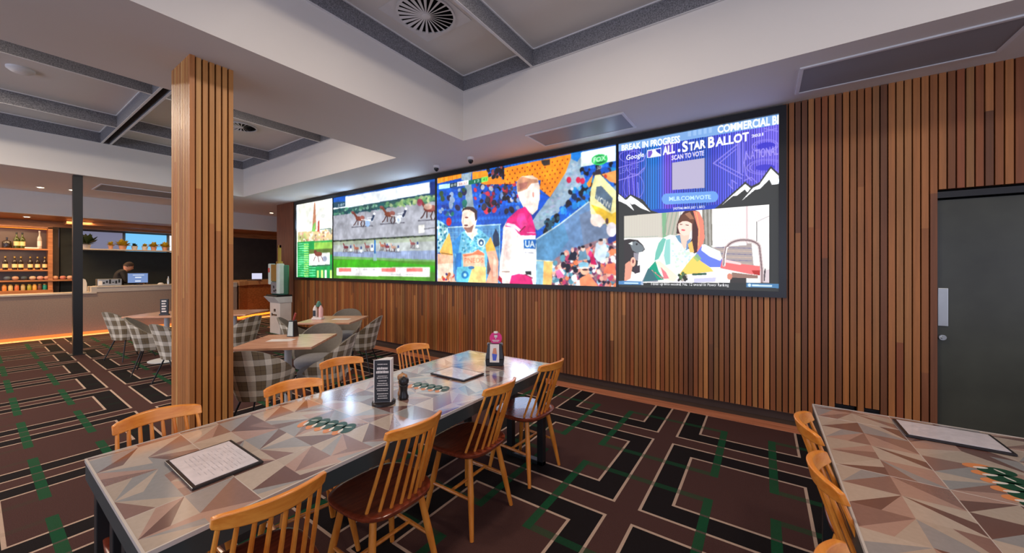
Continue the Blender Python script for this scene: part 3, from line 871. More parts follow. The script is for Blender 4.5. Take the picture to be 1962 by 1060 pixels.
# back bar shelving
e = empty('bar_shelf_unit', (-14.3, .2, 0), 0, 'lit timber shelf unit holding bottles behind the bar at far left', 'shelves')
MB().box(0, .32, .86, .93, .95, 2.44).build('side_panel', M['barwood'], e)
MB().box(0, .32, -2, .93, 2.41, 2.45).build('top_board', M['barwood'], e)
for z in (1.93, 1.44): MB().box(0, .32, -2, .86, z-.035, z).build('shelf', M['barwood'], e)
MB().box(0, .36, -2, 1.32, 1.165, 1.20).build('shelf', M['barwood'], e)
MB().box(0, .40, -2, .93, .86, .965).build('base_cabinet', M['barwood'], e)
MB().box(.06, .09, -2, .86, 2.40, 2.41).box(.02, .035, -2, .84, 1.445, 1.455).build('shelf_light', M['led'], e)
MB().box(0, .01, -2, .86, 1.20, 2.41).build('back_panel', plain('amber_back_panel', (104, 88, 80), .35), e)

def bottle_proto(body, label, cap, h=.30, r=.038, slim=False):
    t = empty('bottle', (0, 0, 0), 0, '-', 'bottle')
    k = h/.30
    MB().lathe([(r*.95, 0), (r, .01), (r, .17*k), (r*.75, .20*k), (.013, .225*k), (.012, .285*k), (.014, h)], n=14).build('glass_body', body, t, smooth=True)
    MB().lathe([(r+.001, .05*k), (r+.001, .13*k)], n=14).build('bottle_label', label, t)
    MB().lathe([(.015, h-.03), (.015, h+.004)], n=10).build('bottle_cap', cap, t)
    return t
gd = plain('dark_glass', (40, 28, 18), .15); gg = plain('green_glass', (62, 70, 26), .15); gc = plain('clear_glass', (190, 180, 168), .15)
lb = plain('cream_label', (236, 200, 140), .6)
bp = bottle_proto(gd, lb, M['gold']); bu = []
for k, y in enumerate([.52, .66, .79, .93, 1.0, 1.07][:0] + [.467, .594, .679, .811, .916, 1.022]):
    put(bp, bu, (-14.1, y, 1.44), 0, 'dark bottle with cream label, %s from the left on the middle bar shelf' % ORD[k], 'bottles on the middle bar shelf')
bq = bottle_proto(gg, lb, M['bezel'], .36, .042); bu = []
for k, (y, z) in enumerate([(.62, 1.93), (.70, 1.93)]):
    put(bq, bu, (-14.1, y, z), 0, ['green wine bottle with pale label on the top bar shelf, left one of the two', 'green wine bottle with pale label on the top bar shelf, right one of the two'][k], 'bottles on the top bar shelf')
bc = bottle_proto(gc, M['pale'], M['pale'], .42, .035)
put(bc, [], (-14.1, .945, 1.93), 0, 'tall clear decanter-like bottle at the right end of the top bar shelf')
put(bottle_proto(gd, gd, gd, .24, .07), [], (-14.1, .49, 1.93), 0, 'squat dark bottle at the left of the top bar shelf')
tag(MB().box(-.14, .0, -.10, .10, 0, .03).build('folded_cloth', M['pale'], loc=(-14.04, .83, 1.93)), 'white folded cloth on the top bar shelf between the bottles', 'cloth')
def bowl(name, mats, prof):
    t = empty(name, (0, 0, 0), 0, '-', 'bowl'); MB().lathe(prof, n=16).build('bowl_body', mats, t, smooth=True); return t
cols = [(90, 100, 110), (196, 150, 120), (70, 80, 84), (200, 170, 140), (206, 150, 130), (200, 140, 110), (214, 160, 120), (196, 120, 100), (206, 160, 130)]
cn = ['dark grey', 'tan', 'slate', 'beige', 'pinkish', 'copper', 'light copper', 'reddish', 'pale pink']
for k, y in enumerate([.49, .60, .72, .84, .95, 1.05, 1.17, 1.29, 1.40]):
    b = bowl('small_bowl', plain('bowl_%s' % cn[k].replace(' ', '_'), cols[k], .4), [(.02, 0), (.045, .02), (.052, .05), (.045, .075), (.02, .09)])
    put(b, [], (-14.05, y, 1.20), 0, '%s little bowl, %s from the left on the long low bar shelf' % (cn[k], ORD[k]), 'little bowls on the long low bar shelf')
jc = [(230, 150, 70), (220, 200, 130), (214, 120, 70), (200, 180, 120), (170, 170, 60), (236, 176, 80), (110, 70, 60), (30, 150, 130)]
jn = ['orange', 'cream', 'rust', 'straw', 'olive yellow', 'amber', 'brown', 'teal green']
for k, y in enumerate([.454, .537, .622, .708, .796, .871, .945, 1.02]):
    t = empty('jar', (-14.08, y, .965), 0, '%s jar standing in the lowest row behind the bar' % jn[k], 'jar', 'jars in the lowest row behind the bar')
    MB().lathe([(.03, 0), (.034, .01), (.034, .10), (.024, .12)], n=14).build('jar_body', plain('jar_%s' % jn[k].replace(' ', '_'), jc[k], .3), t, smooth=True)
    MB().lathe([(.026, .12), (.026, .14)], n=12).build('jar_lid', M['gold'], t)

# plant shelf
MB().box(-14.30, -13.85, 1.57, 4.4, 1.935, 1.965).build('trim_9', M['countertop'])['kind'] = 'structure'
leafm = plain('yellow_green_leaf', (190, 160, 40), .5); leafd = plain('dark_leaf', (44, 56, 28), .5); potm = plain('terracotta_pot', (206, 150, 120), .6); potw = plain('pale_pot', (206, 196, 184), .6)
def plant(y, pot, leaf, label, r=.09, h=.2, seed=1, n=46):
    t = empty('potted_plant', (-14.02, y, 1.965), 0, label, 'plant')
    MB().lathe([(r*.6, 0), (r*.8, .09), (r*.85, .10), (r*.7, .10)], n=16).build('pot', pot, t, smooth=True)
    q = MB(); R = random.Random(seed)
    for k in range(n):
        a = R.uniform(0, 2*PI); el = R.uniform(.1, 1.35); l = h*R.uniform(.5, 1.0); w_ = l*.28
        d = Vector((math.cos(a)*math.cos(el), math.sin(a)*math.cos(el), math.sin(el))); s = Vector((-math.sin(a), math.cos(a), 0))*w_
        b = Vector((0, 0, .09)) + d*l*.12
        q.add([b, b + d*l*.5 + s + Vector((0, 0, .01)), b + d*l, b + d*l*.5 - s + Vector((0, 0, .01))], [(0, 1, 2), (0, 2, 3)])
    q.build('foliage', leaf, t)
plant(1.66, potw, leafd, 'dark leafy plant on the high shelf just right of the black post', .10, .30, 1)
plant(2.08, potm, leafm, 'small potted plant, first in the terracotta row on the high shelf', .06, .12, 2)
plant(2.30, potm, leafm, 'yellow flowering pot plant in the middle of the high shelf', .10, .19, 3, 70)
plant(2.52, potw, leafd, 'pale low pot with hardly any leaves on the high shelf', .08, .10, 4)
plant(2.72, potw, leafm, 'pale pot with a little greenery left of the pair of flowering pots', .08, .10, 5)
plant(2.90, potm, leafm, 'yellow flowering pot in front of the bright blue window, left of two', .08, .15, 6, 70)
plant(3.13, potm, leafm, 'yellow flowering pot in front of the bright blue window, right of two', .08, .16, 7, 70)
plant(3.55, potm, leafm, 'flowering pot on the high shelf at the left edge of the timber column', .11, .2, 8, 60)

# things on the bar
e = empty('till_screen', (-12.85, 2.37, 1.06), -.15, 'till monitor with pale blue screen on the raised bar counter', 'monitor')
MB().box(-.03, .06, -.08, .08, 0, .02).box(-.01, .02, -.02, .02, .02, .10).build('stand', M['bezel'], e)
MB().box(-.01, .02, -.19, .19, .04, .30).build('monitor_case', M['bezel'], e, bevel=.004)
MB().box(.0201, .0215, -.175, .175, .055, .285).build('display', emit('till_blue', (120, 150, 205), .9), e)
q = MB(); q.box(.0216, .0222, -.09, .11, .235, .25); q.box(.0216, .0222, -.05, .06, .17, .20); q.box(.0216, .0222, -.05, .05, .08, .11); q.build('display_text', emit('till_white', (225, 235, 250), .9), e)
e = empty('coffee_grinder_box', (-12.85, 1.88, 1.06), 0, 'low metallic machine with buttons on the raised bar counter left of the person', 'machine')
MB().box(-.14, .14, -.20, .19, 0, .16).build('machine_body', M['steel'], e, bevel=.008)
for k in range(6): MB().box(.140, .148, -.12 + k*.05, -.09 + k*.05, .05 + .02*(k % 2), .09 + .03*(k % 3)).build('button', M['bezel'], e)
MB().box(.141, .15, -.19, -.13, .02, .12).build('side_plate', M['pale'], e)
tag(MB().prism([(-.02, 0)] + [(-.02 + .0, 0)]*0 + [(.10, 0), (.10, .2), (.08, .28), (.03, .31), (-.02, .29)], -.05, .05, Matrix.Translation((-12.8, 1.42, .936)) @ Matrix.Rotation(PI/2, 4, 'Z') @ Matrix.Rotation(PI/2, 4, 'X')).build('curved_tap_body', potw), 'pale curved housing on the bar counter right behind the black post', 'tap')
t = empty('small_dome', (-12.8, 2.78, 1.06), 0, 'small pale dome object on the raised bar counter near the column', 'object')
MB().lathe([(.06, 0), (.055, .02), (.03, .04)], n=18).build('dome_body', M['pale'], t, smooth=True)
t = empty('bottle', (-12.8, 2.93, 1.06), 0, 'small silver bottle on the raised counter at the column edge', 'bottle')
MB().lathe([(.035, 0), (.035, .12), (.015, .16), (.015, .20)], n=14).build('bottle_body', M['steel'], t, smooth=True)
e = empty('till_screen', (-12.95, 5.02, 1.09), -.35, 'white tablet screen on the wooden service counter left of the kiosk', 'monitor')
MB().box(-.08, .08, -.25, .10, 0, .015).build('stand', M['bezel'], e)
MB().box(-.02, .01, -.14, .14, .03, .23).build('monitor_case', M['bezel'], e)
MB().box(.0101, .012, -.13, .13, .04, .22).build('display', emit('tablet_white', (215, 215, 240), 1.0), e)

# kiosk
e = empty('betting_kiosk', (-9.10, 3.98, 0), 0, 'white and green self service kiosk on a white cabinet left of the video wall', 'kiosk')
MB().add([(-.24, -.10, 0), (.24, -.10, 0), (.24, .15, 0), (-.24, .15, 0), (-.24, -.10, .70), (.24, -.10, .70), (.24, .15, .70), (-.24, .15, .70)], BF).build('cabinet', M['pale'], e, bevel=.01)
MB().add([(-.25, -.11, .70), (.25, -.11, .70), (.25, .16, .70), (-.25, .16, .70), (-.27, -.22, .84), (.25, -.22, .84), (.25, .16, .84), (-.27, .16, .84)], BF).build('cabinet_ledge', M['white'], e, bevel=.006)
MB().box(-.26, .25, -.17, .16, .84, .875).build('black_tray', M['bezel'], e)
MB().box(-.13, -.10, -.112, -.10, .40, .46).box(-.08, .10, -.112, -.10, .41, .44).box(-.02, .04, -.112, -.10, .5, .56).build('cabinet_mark', M['chalk'], e)
MB().prism([(-.27, -.06), (.16, -.06), (.20, .0), (.20, .10), (.10, .16), (-.27, .16)], .875, 1.55).build('terminal_body', M['green_plastic'], e, bevel=.02)
MB().box(.06, .20, -.10, .02, .90, 1.58).build('side_column', M['mint'], e, bevel=.02)
MB().box(-.34, -.22, -.10, .02, 1.10, 1.58).build('side_column', M['mint'], e, bevel=.02)
MB().box(-.22, .06, -.085, -.05, 1.18, 1.56).build('touch_screen', M['gold'], e)
MB().box(-.22, .06, -.085, -.05, .90, 1.16).build('payment_panel', M['greyplastic'], e)
MB().box(-.10, -.06, -.092, -.084, 1.02, 1.08).box(.0, .05, -.092, -.084, .96, 1.0).box(-.09, -.03, -.092, -.084, .94, .98).build('card_slots', M['chalk'], e)
MB().box(-.32, -.24, -.105, -.099, 1.38, 1.48).build('red_mark', plain('soft_red', (210, 90, 80), .5), e)
MB().box(-.05, .05, -.05, .05, 1.55, 1.63).box(-.05, -.03, -.015, .015, 1.63, 2.0).box(.03, .05, -.015, .015, 1.63, 2.0).box(-.05, .05, -.015, .015, 1.94, 2.0).build('top_bracket', M['gold'], e)

# ------------------------------------------------------------------ person behind the bar
def skin_body(name, pts, edges, radii, mat, parent, root=0, lv=2):
    me = bpy.data.meshes.new(name); me.from_pydata(pts, edges, [])
    me.materials.append(mat)
    o = bpy.data.objects.new(name, me); COL.objects.link(o); o.parent = parent
    s = o.modifiers.new('skin', 'SKIN'); s.use_smooth_shade = True
    for i, r in enumerate(radii):
        v = me.skin_vertices[0].data[i]; v.radius = (r, r) if not isinstance(r, tuple) else r
        v.use_root = (i == root)
    u = o.modifiers.new('subdiv', 'SUBSURF'); u.levels = lv; u.render_levels = lv
    return o
p = empty('person', (-13.35, 2.08, 0), 0, 'person with short brown hair in a black shirt bending over the till behind the bar', 'person')
# local +Y is where the person looks
pts = [(0, 0, .92), (0, .02, 1.08), (0, .05, 1.25), (0, .10, 1.38), (0, .15, 1.44),
       (-.17, .09, 1.37), (-.24, .14, 1.14), (-.16, .34, 1.08), (.17, .09, 1.37), (.24, .14, 1.14), (.18, .34, 1.10),
       (-.10, 0, .86), (-.11, .02, .48), (-.11, -.02, .09), (-.11, .12, .04), (.10, 0, .86), (.11, .02, .48), (.11, -.02, .09), (.11, .12, .04)]
ed = [(0,1),(1,2),(2,3),(3,4),(3,5),(5,6),(6,7),(3,8),(8,9),(9,10),(0,11),(11,12),(12,13),(13,14),(0,15),(15,16),(16,17),(17,18)]
ra = [(.15,.12),(.14,.11),(.16,.12),(.12,.10),.055,.07,.05,.036,.07,.05,.036,.09,.065,.045,.04,.09,.065,.045,.04]
skin_body('clothed_body', pts, ed, ra, M['shirt'], p)
# head with face, neck and hands
hm = Matrix.Translation((0, .21, 1.515)) @ Matrix.Rotation(-.45, 4, 'X')
q = MB(); n, mrows = 24, 16; vs = []
for j in range(mrows+1):
    ph = PI*j/mrows
    for k in range(n):
        a = 2*PI*k/n
        x = .074*math.sin(ph)*math.cos(a); y = .092*math.sin(ph)*math.sin(a); z = .115*math.cos(ph)
        if z < 0: x *= 1 - .25*(-z/.115); y = y*(1 - .12*(-z/.115)) + (.010 if math.sin(a) > 0 else 0)
        if math.sin(a) > .93 and -.03 < z < .02: y += .016*(1 - abs(z+.012)/.035)      # nose
        if math.sin(a) > .8 and .02 < z < .035: y -= .004
        vs.append(hm @ Vector((x, y, z)))
q.add(vs, [((j+1)*n+k, (j+1)*n+(k+1)%n, j*n+(k+1)%n, j*n+k) for j in range(mrows) for k in range(n)])
for sx in (-1, 1): q.lathe([(.004, -.004), (.018, 0), (.016, .006), (.004, .008)], n=10, M=hm @ Matrix.Translation((sx*.072, -.005, -.005)) @ Matrix.Rotation(sx*PI/2, 4, 'Y'))
q.rod((0, .13, 1.39), (0, .19, 1.45), .05, .048, 14)
q.build('head', M['skin'], p, smooth=True)
q = MB(); vs = []
for j in range(9):
    ph = PI*.56*j/8
    for k in range(n):
        a = 2*PI*k/n; f = 1.06
        lim = ph if math.sin(a) < .2 else ph*(.62 if math.sin(a) > .6 else .8)
        vs.append(hm @ Vector((.076*f*math.sin(lim)*math.cos(a), .094*f*math.sin(lim)*math.sin(a) - .003, .117*f*math.cos(lim) + .002)))
q.add(vs, [((j+1)*n+k, (j+1)*n+(k+1)%n, j*n+(k+1)%n, j*n+k) for j in range(8) for k in range(n)]).build('hair', M['hair'], p, smooth=True)
q = MB()
for sx in (-1, 1): q.lathe([(.001, -.003), (.008, 0), (.001, .003)], n=8, M=hm @ Matrix.Translation((sx*.028, .086, .005)) @ Matrix.Rotation(PI/2, 4, 'X'))
q.build('eyes', M['chalk'], p, smooth=True)
for sx, (hx, hy, hz) in ((-1, (-.16, .34, 1.08)), (1, (.18, .34, 1.10))):
    pp = [(hx, hy, hz), (hx - sx*.01, hy + .06, hz - .005), (hx - sx*.02, hy + .10, hz - .005)]; ee = [(0, 1), (1, 2)]; rr = [.028, .030, .030]
    for f in range(4):
        b = len(pp); ox = (f - 1.5)*.018; ln = (.07, .08, .075, .06)[f]
        pp += [(pp[2][0] + ox, pp[2][1] + .02, hz), (pp[2][0] + ox*1.2, pp[2][1] + .02 + ln*.55, hz - .005), (pp[2][0] + ox*1.25, pp[2][1] + .02 + ln, hz - .022)]
        ee += [(2, b), (b, b+1), (b+1, b+2)]; rr += [.009, .0085, .0075]
    b = len(pp); pp += [(hx - sx*.045, hy + .08, hz - .005), (hx - sx*.055, hy + .11, hz - .012)]; ee += [(1, b), (b, b+1)]; rr += [.011, .009]
    skin_body('hand', pp, ee, rr, M['skin'], p, 0, 1)
# ------------------------------------------------------------------ video wall pictures (each LED panel is a grid of coloured cells)
def wall_from_px(x, y):
    u = (x - 981)/F; v = (512 - y)/F
    dx = FX + u*FY; dy = FY - u*FX; t = YW/dy
    return dx*t, 1.5 + v*t
class Canvas:
    def __init__(s, x0, x1, z0, z1, cell):
        s.b = (x0, x1, z0, z1); s.nx = int((x1-x0)/cell); s.nz = int((z1-z0)/cell)
        s.W, s.H = s.nx*2, s.nz*2
        xs = x0 + (np.arange(s.W)+.5)*(x1-x0)/s.W; zs = z0 + (np.arange(s.H)+.5)*(z1-z0)/s.H
        X, Z = np.meshgrid(xs, zs)
        dep = X*FX + YW*FY; r = X*FY - YW*FX
        s.px = 981 + F*r/dep; s.py = 512 - F*(Z-1.5)/dep
        s.img = np.zeros((s.H, s.W, 3)); s.rng = np.random.RandomState(11)
        s.clip = None
    def _blend(s, m, sl, c, a):
        if s.clip is not None: m = m & s.clip[sl]
        c = np.array(c, float)
        reg = s.img[sl]
        reg[m] = reg[m]*(1-a) + (c if c.ndim == 1 else c[m])*a
    def _box(s, pts):
        x0, x1 = min(p[0] for p in pts), max(p[0] for p in pts); y0, y1 = min(p[1] for p in pts), max(p[1] for p in pts)
        wx0, _ = wall_from_px(x0, 500); wx1, _ = wall_from_px(x1, 500)
        i0 = max(0, int((wx0 - s.b[0])/(s.b[1]-s.b[0])*s.W) - 2); i1 = min(s.W, int((wx1 - s.b[0])/(s.b[1]-s.b[0])*s.W) + 3)
        zz = [wall_from_px(x, y)[1] for x in (x0, x1) for y in (y0, y1)]
        j0 = max(0, int((min(zz) - s.b[2])/(s.b[3]-s.b[2])*s.H) - 2); j1 = min(s.H, int((max(zz) - s.b[2])/(s.b[3]-s.b[2])*s.H) + 3)
        return (slice(j0, max(j0, j1)), slice(i0, max(i0, i1)))
    def poly(s, pts, c, a=1.0):
        sl = s._box(pts); x = s.px[sl]; y = s.py[sl]
        if x.size == 0: return
        m = np.zeros(x.shape, bool); n = len(pts)
        for i in range(n):
            (xa, ya), (xb, yb) = pts[i], pts[(i+1) % n]
            if ya == yb: continue
            k = ((ya > y) != (yb > y)) & (x < (xb-xa)*(y-ya)/(yb-ya) + xa)
            m ^= k
        s._blend(m, sl, c, a)
    def ell(s, cx, cy, rx, ry, c, a=1.0, rot=0.0, ring=None):
        R = max(rx, ry)
        sl = s._box([(cx-R, cy-R), (cx+R, cy+R)]); x = s.px[sl]-cx; y = s.py[sl]-cy
        if x.size == 0: return
        co_, si = math.cos(rot), math.sin(rot)
        q = ((x*co_ + y*si)/rx)**2 + ((-x*si + y*co_)/ry)**2
        m = q <= 1
        if ring: m &= q >= (1-ring)**2
        s._blend(m, sl, c, a)
    def line(s, pts, w, c, a=1.0):
        for (xa, ya), (xb, yb) in zip(pts[:-1], pts[1:]):
            sl = s._box([(xa-w, ya-w), (xb+w, yb+w), (xa+w, ya+w), (xb-w, yb-w)])
            x = s.px[sl]; y = s.py[sl]
            if x.size == 0: continue
            L = max(1e-6, (xb-xa)**2 + (yb-ya)**2); t = np.clip(((x-xa)*(xb-xa) + (y-ya)*(yb-ya))/L, 0, 1)
            d = np.hypot(x - xa - t*(xb-xa), y - ya - t*(yb-ya))
            s._blend(d <= w/2, sl, c, a)
    def scatter(s, reg, n, rmin, rmax, pal, asp=1.3, a=1.0):
        xs = [p[0] for p in reg]; ys = [p[1] for p in reg]; k = 0; tries = 0
        while k < n and tries < n*20:
            tries += 1
            x = s.rng.uniform(min(xs), max(xs)); y = s.rng.uniform(min(ys), max(ys))
            ins = False
            for i in range(len(reg)):
                (xa, ya), (xb, yb) = reg[i], reg[(i+1) % len(reg)]
                if (ya > y) != (yb > y) and x < (xb-xa)*(y-ya)/(yb-ya) + xa: ins = not ins
            if not ins: continue
            r = s.rng.uniform(rmin, rmax)
            s.ell(x, y, r, r*asp, pal[s.rng.randint(len(pal))], a, s.rng.uniform(-.6, .6)); k += 1
    def grad(s, fn):
        s.img[:] = fn(s.px, s.py)
    def text(s, body, p0, p1, h0, h1, c, a=1.0, bold=0.0):
        """text whose baseline runs p0 -> p1 with cap heights h0 -> h1 (converted from the built-in font)"""
        cu = bpy.data.curves.new('t', 'FONT'); cu.body = body; cu.size = 1.0; cu.offset = bold; cu.resolution_u = 3
        o = bpy.data.objects.new('t', cu); COL.objects.link(o)
        dg = bpy.context.evaluated_depsgraph_get(); dg.update()
        me = o.evaluated_get(dg).to_mesh(); me.calc_loop_triangles()
        V = [v.co.copy() for v in me.vertices]; T = [tuple(t.vertices) for t in me.loop_triangles]
        o.evaluated_get(dg).to_mesh_clear(); bpy.data.objects.remove(o); bpy.data.curves.remove(cu)
        if not V: return
        mx = max(v.x for v in V); mn = min(v.x for v in V)
        def mp(v):
            u = (v.x-mn)/(mx-mn); h = h0 + (h1-h0)*u
            return (p0[0] + (p1[0]-p0[0])*u, p0[1] + (p1[1]-p0[1])*u - v.y/0.69*h)
        for t in T: s.poly([mp(V[k]) for k in t], c, a)
    def finish(s, name, label, parent, st, soft=0):
        s.img = s.img[:s.nz*2, :s.nx*2]
        if soft:
            h, w_ = s.img.shape[:2]
            for sc_, am in ((14, .10), (34, .08), (6, .07)):
                n_ = s.rng.rand(h//sc_ + 3, w_//sc_ + 3)
                yy = np.arange(h)/sc_; xx = np.arange(w_)/sc_; yi = yy.astype(int); xi = xx.astype(int); fy = (yy-yi)[:, None]; fx = (xx-xi)[None]
                nn = (n_[yi][:, xi]*(1-fx) + n_[yi][:, xi+1]*fx)*(1-fy) + (n_[yi+1][:, xi]*(1-fx) + n_[yi+1][:, xi+1]*fx)*fy
                s.img *= (1 + (nn[..., None] - .5)*2*am)
            for _ in range(soft):
                p_ = np.pad(s.img, ((1, 1), (1, 1), (0, 0)), 'edge')
                s.img = (p_[:-2, 1:-1] + p_[2:, 1:-1] + p_[1:-1, :-2] + p_[1:-1, 2:] + p_[1:-1, 1:-1]*2)/6
        im = np.clip(s.img, 0, 255)/255.0
        im = np.where(im <= .04045, im/12.92, ((im+.055)/1.055)**2.4)
        im = im.reshape(s.nz, 2, s.nx, 2, 3).mean(axis=(1, 3))**1.12
        hot = np.clip((im.min(-1) - .68)/.3, 0, 1)**1.3          # mask of white areas, given extra bluish emission to light the room
        for ax in (0, 1):
            for _ in range(3): hot = np.minimum(hot, np.minimum(np.roll(hot, 1, ax), np.roll(hot, -1, ax)))
        for _ in range(4):
            hot = (hot + np.roll(hot, 1, 0) + np.roll(hot, -1, 0) + np.roll(hot, 1, 1) + np.roll(hot, -1, 1))/5
        im = im + hot[..., None]*np.array([9.0, 14.0, 22.0])
        nx, nz = s.nx, s.nz; x0, x1, z0, z1 = s.b
        gx = np.linspace(x0, x1, nx+1); gz = np.linspace(z0, z1, nz+1)
        GX, GZ = np.meshgrid(gx, gz)
        me = bpy.data.meshes.new(name)
        me.vertices.add((nx+1)*(nz+1)); me.vertices.foreach_set('co', np.stack([GX, np.full_like(GX, YW), GZ], -1).astype(np.float32).ravel())
        J, I = np.meshgrid(np.arange(nz), np.arange(nx), indexing='ij'); b = (J*(nx+1) + I).ravel()
        loops = np.stack([b, b+1, b+nx+2, b+nx+1], -1).astype(np.int32)
        N = nx*nz
        me.loops.add(N*4); me.loops.foreach_set('vertex_index', loops.ravel())
        me.polygons.add(N); me.polygons.foreach_set('loop_start', np.arange(0, N*4, 4, dtype=np.int32))
        me.update(calc_edges=True)
        ca = me.color_attributes.new('tone', 'FLOAT_COLOR', 'CORNER')
        col = np.ones((N, 4, 4), np.float32); col[:, :, :3] = im.reshape(N, 1, 3)
        ca.data.foreach_set('color', col.ravel())
        t = NT(name + '_light'); at = t.node('ShaderNodeAttribute', attribute_name='tone')
        t.bsdf.inputs['Base Color'].default_value = (.01, .01, .01, 1); t.bsdf.inputs['Roughness'].default_value = .5
        t.link(at.outputs['Color'], t.bsdf.inputs['Emission Color']); t.bsdf.inputs['Emission Strength'].default_value = st
        try: t.mat.cycles.emission_sampling = 'FRONT'
        except Exception: pass
        me.materials.append(t.mat)
        o = bpy.data.objects.new(name, me); COL.objects.link(o); o.parent = parent
        o.location = (-parent.location[0], -parent.location[1], -parent.location[2]); o['label'] = label
        return o

vw = empty('video_wall', (-4.5, YW, 1.2), 0, 'very long black framed video wall showing four bright pictures above the slatted timber', 'screen')
fr = MB(); ox, oz = -4.5, 1.2
XL, XR, ZB, ZT = -9.30, 0.185, 1.205, 3.055
PX = [(-9.235, -7.685), (-7.655, -4.565), (-4.525, -1.475), (-1.445, 0.125)]
PZ = (1.262, 2.985)
fr.box(XL-ox, XR-ox, -.03, .05, ZB-oz, PZ[0]-oz); fr.box(XL-ox, XR-ox, -.03, .05, PZ[1]-oz, ZT-oz)
for a, b in ((XL, PX[0][0]), (PX[0][1], PX[1][0]), (PX[1][1], PX[2][0]), (PX[2][1], PX[3][0]), (PX[3][1], XR)):
    d_ = -.03 if a in (XL, PX[3][1]) else -.008
    fr.box(a-ox, b-ox, d_, .05, PZ[0]-oz, PZ[1]-oz)
fr.box(XL-ox, XR-ox, .01, .048, ZB-oz, ZT-oz)
fr.build('screen_frame', M['bezel'], vw)
ES = 1.35
lerp = lambda a, b, t: a + (b-a)*np.clip(t, 0, 1)[..., None] if hasattr(t, 'shape') else a + (b-a)*t

# --- picture 1: race form board, far left
c = Canvas(PX[0][0], PX[0][1], PZ[0], PZ[1], .018)
c.grad(lambda x, y: np.stack([np.full_like(x, 244), np.full_like(x, 246), np.full_like(x, 236)], -1))
c.poly([(571, 445), (638, 440), (638, 463), (571, 466)], (216, 196, 150)); c.poly([(571, 452), (585, 446), (592, 464), (571, 466)], (190, 200, 130))
c.scatter([(572, 446), (637, 440), (637, 462), (572, 465)], 60, 1, 2.4, [(236, 210, 190), (220, 170, 150), (244, 236, 214), (200, 190, 130), (160, 130, 110)])
c.poly([(602, 388), (604, 388), (606, 440), (598, 442)], (200, 140, 110)); c.poly([(600, 430), (605, 425), (604, 444), (597, 444)], (140, 200, 110)); c.poly([(609, 425), (612, 422), (612, 444), (608, 444)], (190, 90, 80))
c.ell(620, 414, 6, 4, (214, 216, 212)); c.line([(614, 440), (634, 438)], 1.6, (90, 120, 110)); c.poly([(628, 440), (636, 438), (635, 450)], (150, 160, 150))
c.poly([(570, 464), (638, 460), (638, 540), (570, 537)], (26, 160, 84))
c.poly([(602, 465), (637, 463), (637, 482), (602, 484)], (150, 200, 90)); c.poly([(592, 478), (638, 476), (638, 488), (592, 488)], (96, 120, 60)); c.poly([(592, 487), (632, 484), (632, 509), (592, 509)], (236, 240, 236))
for k in range(16):
    y = 467 + k*4.3
    c.line([(572, y+.6), (590, y)], 1.1, (150, 236, 190)); c.line([(583, y+1.8), (591, y+1.4)], 1.7, (170, 226, 110))
c.ell(604, 483, 3, 4, (110, 60, 50)); c.ell(610, 487, 7, 4.5, (130, 70, 60)); c.ell(622, 496, 5, 5, (130, 140, 170), .7)
for q in ((604, 492, 601, 500), (609, 491, 611, 502), (615, 490, 619, 500)): c.line([(q[0], q[1]), (q[2], q[3])], 1.3, (120, 80, 90))
c.line([(599, 510), (632, 508)], 3, (60, 110, 90)); c.poly([(600, 514), (637, 512), (637, 536), (600, 536)], (20, 150, 80))
for k in range(5): c.line([(593, 513+k*5), (604, 513+k*5)], 2, (120, 226, 170))
for xx in (607, 615, 622, 632): c.poly([(xx, 518), (xx+4, 518), (xx+4, 534), (xx, 534)], (196, 230, 130) if xx != 622 else (240, 244, 230))
c.finish('racing_board_screen', 'narrow screen with race form table', vw, ES, 1)

# --- picture 2: harness racing
c = Canvas(PX[1][0], PX[1][1], PZ[0], PZ[1], .0135)
def bg2(x, y):
    im = np.zeros(x.shape + (3,)); im[:] = (172, 174, 184)
    t = (y - 400 + (x-640)*.16)/60
    im = im - np.clip(1-t, 0, 1)[..., None]*14
    return im
c.grad(bg2)
c.poly([(637, 375), (837, 340), (837, 385), (637, 414)], (24, 66, 92))
c.poly([(637, 380), (662, 376), (662, 398), (637, 402)], (40, 76, 96)); c.poly([(637, 399), (663, 395.5), (663, 398.5), (637, 402)], (236, 240, 244))
c.text('SKY2', (647, 397), (660, 395), 4.5, 4.5, (230, 236, 240)) if False else c.text('2:07', (647, 396), (660, 394), 4.5, 4.5, (230, 236, 240))
c.poly([(637, 370), (837, 338), (837, 358), (662, 386), (637, 388)], (26, 88, 176))
c.poly([(662, 377), (823, 349), (824, 370), (662, 399)], (240, 246, 252))
c.poly([(824, 350), (838, 346), (838, 374), (824, 376)], (22, 50, 120)); c.line([(824, 378), (838, 376)], 1.6, (236, 240, 250))
c.poly([(637, 402), (837, 372), (837, 386), (800, 388), (760, 394), (720, 400), (680, 406), (637, 414)], (52, 92, 92))
c.scatter([(740, 388), (806, 378), (836, 374), (836, 384), (800, 392), (742, 396)], 60, 2, 5, [(150, 186, 120), (190, 204, 150), (110, 160, 110), (60, 110, 90)], .8, .8)
c.scatter([(640, 402), (740, 390), (740, 402), (640, 412)], 60, 1.5, 4, [(30, 96, 96), (90, 150, 120), (150, 190, 170), (24, 70, 80)], .8, .8)
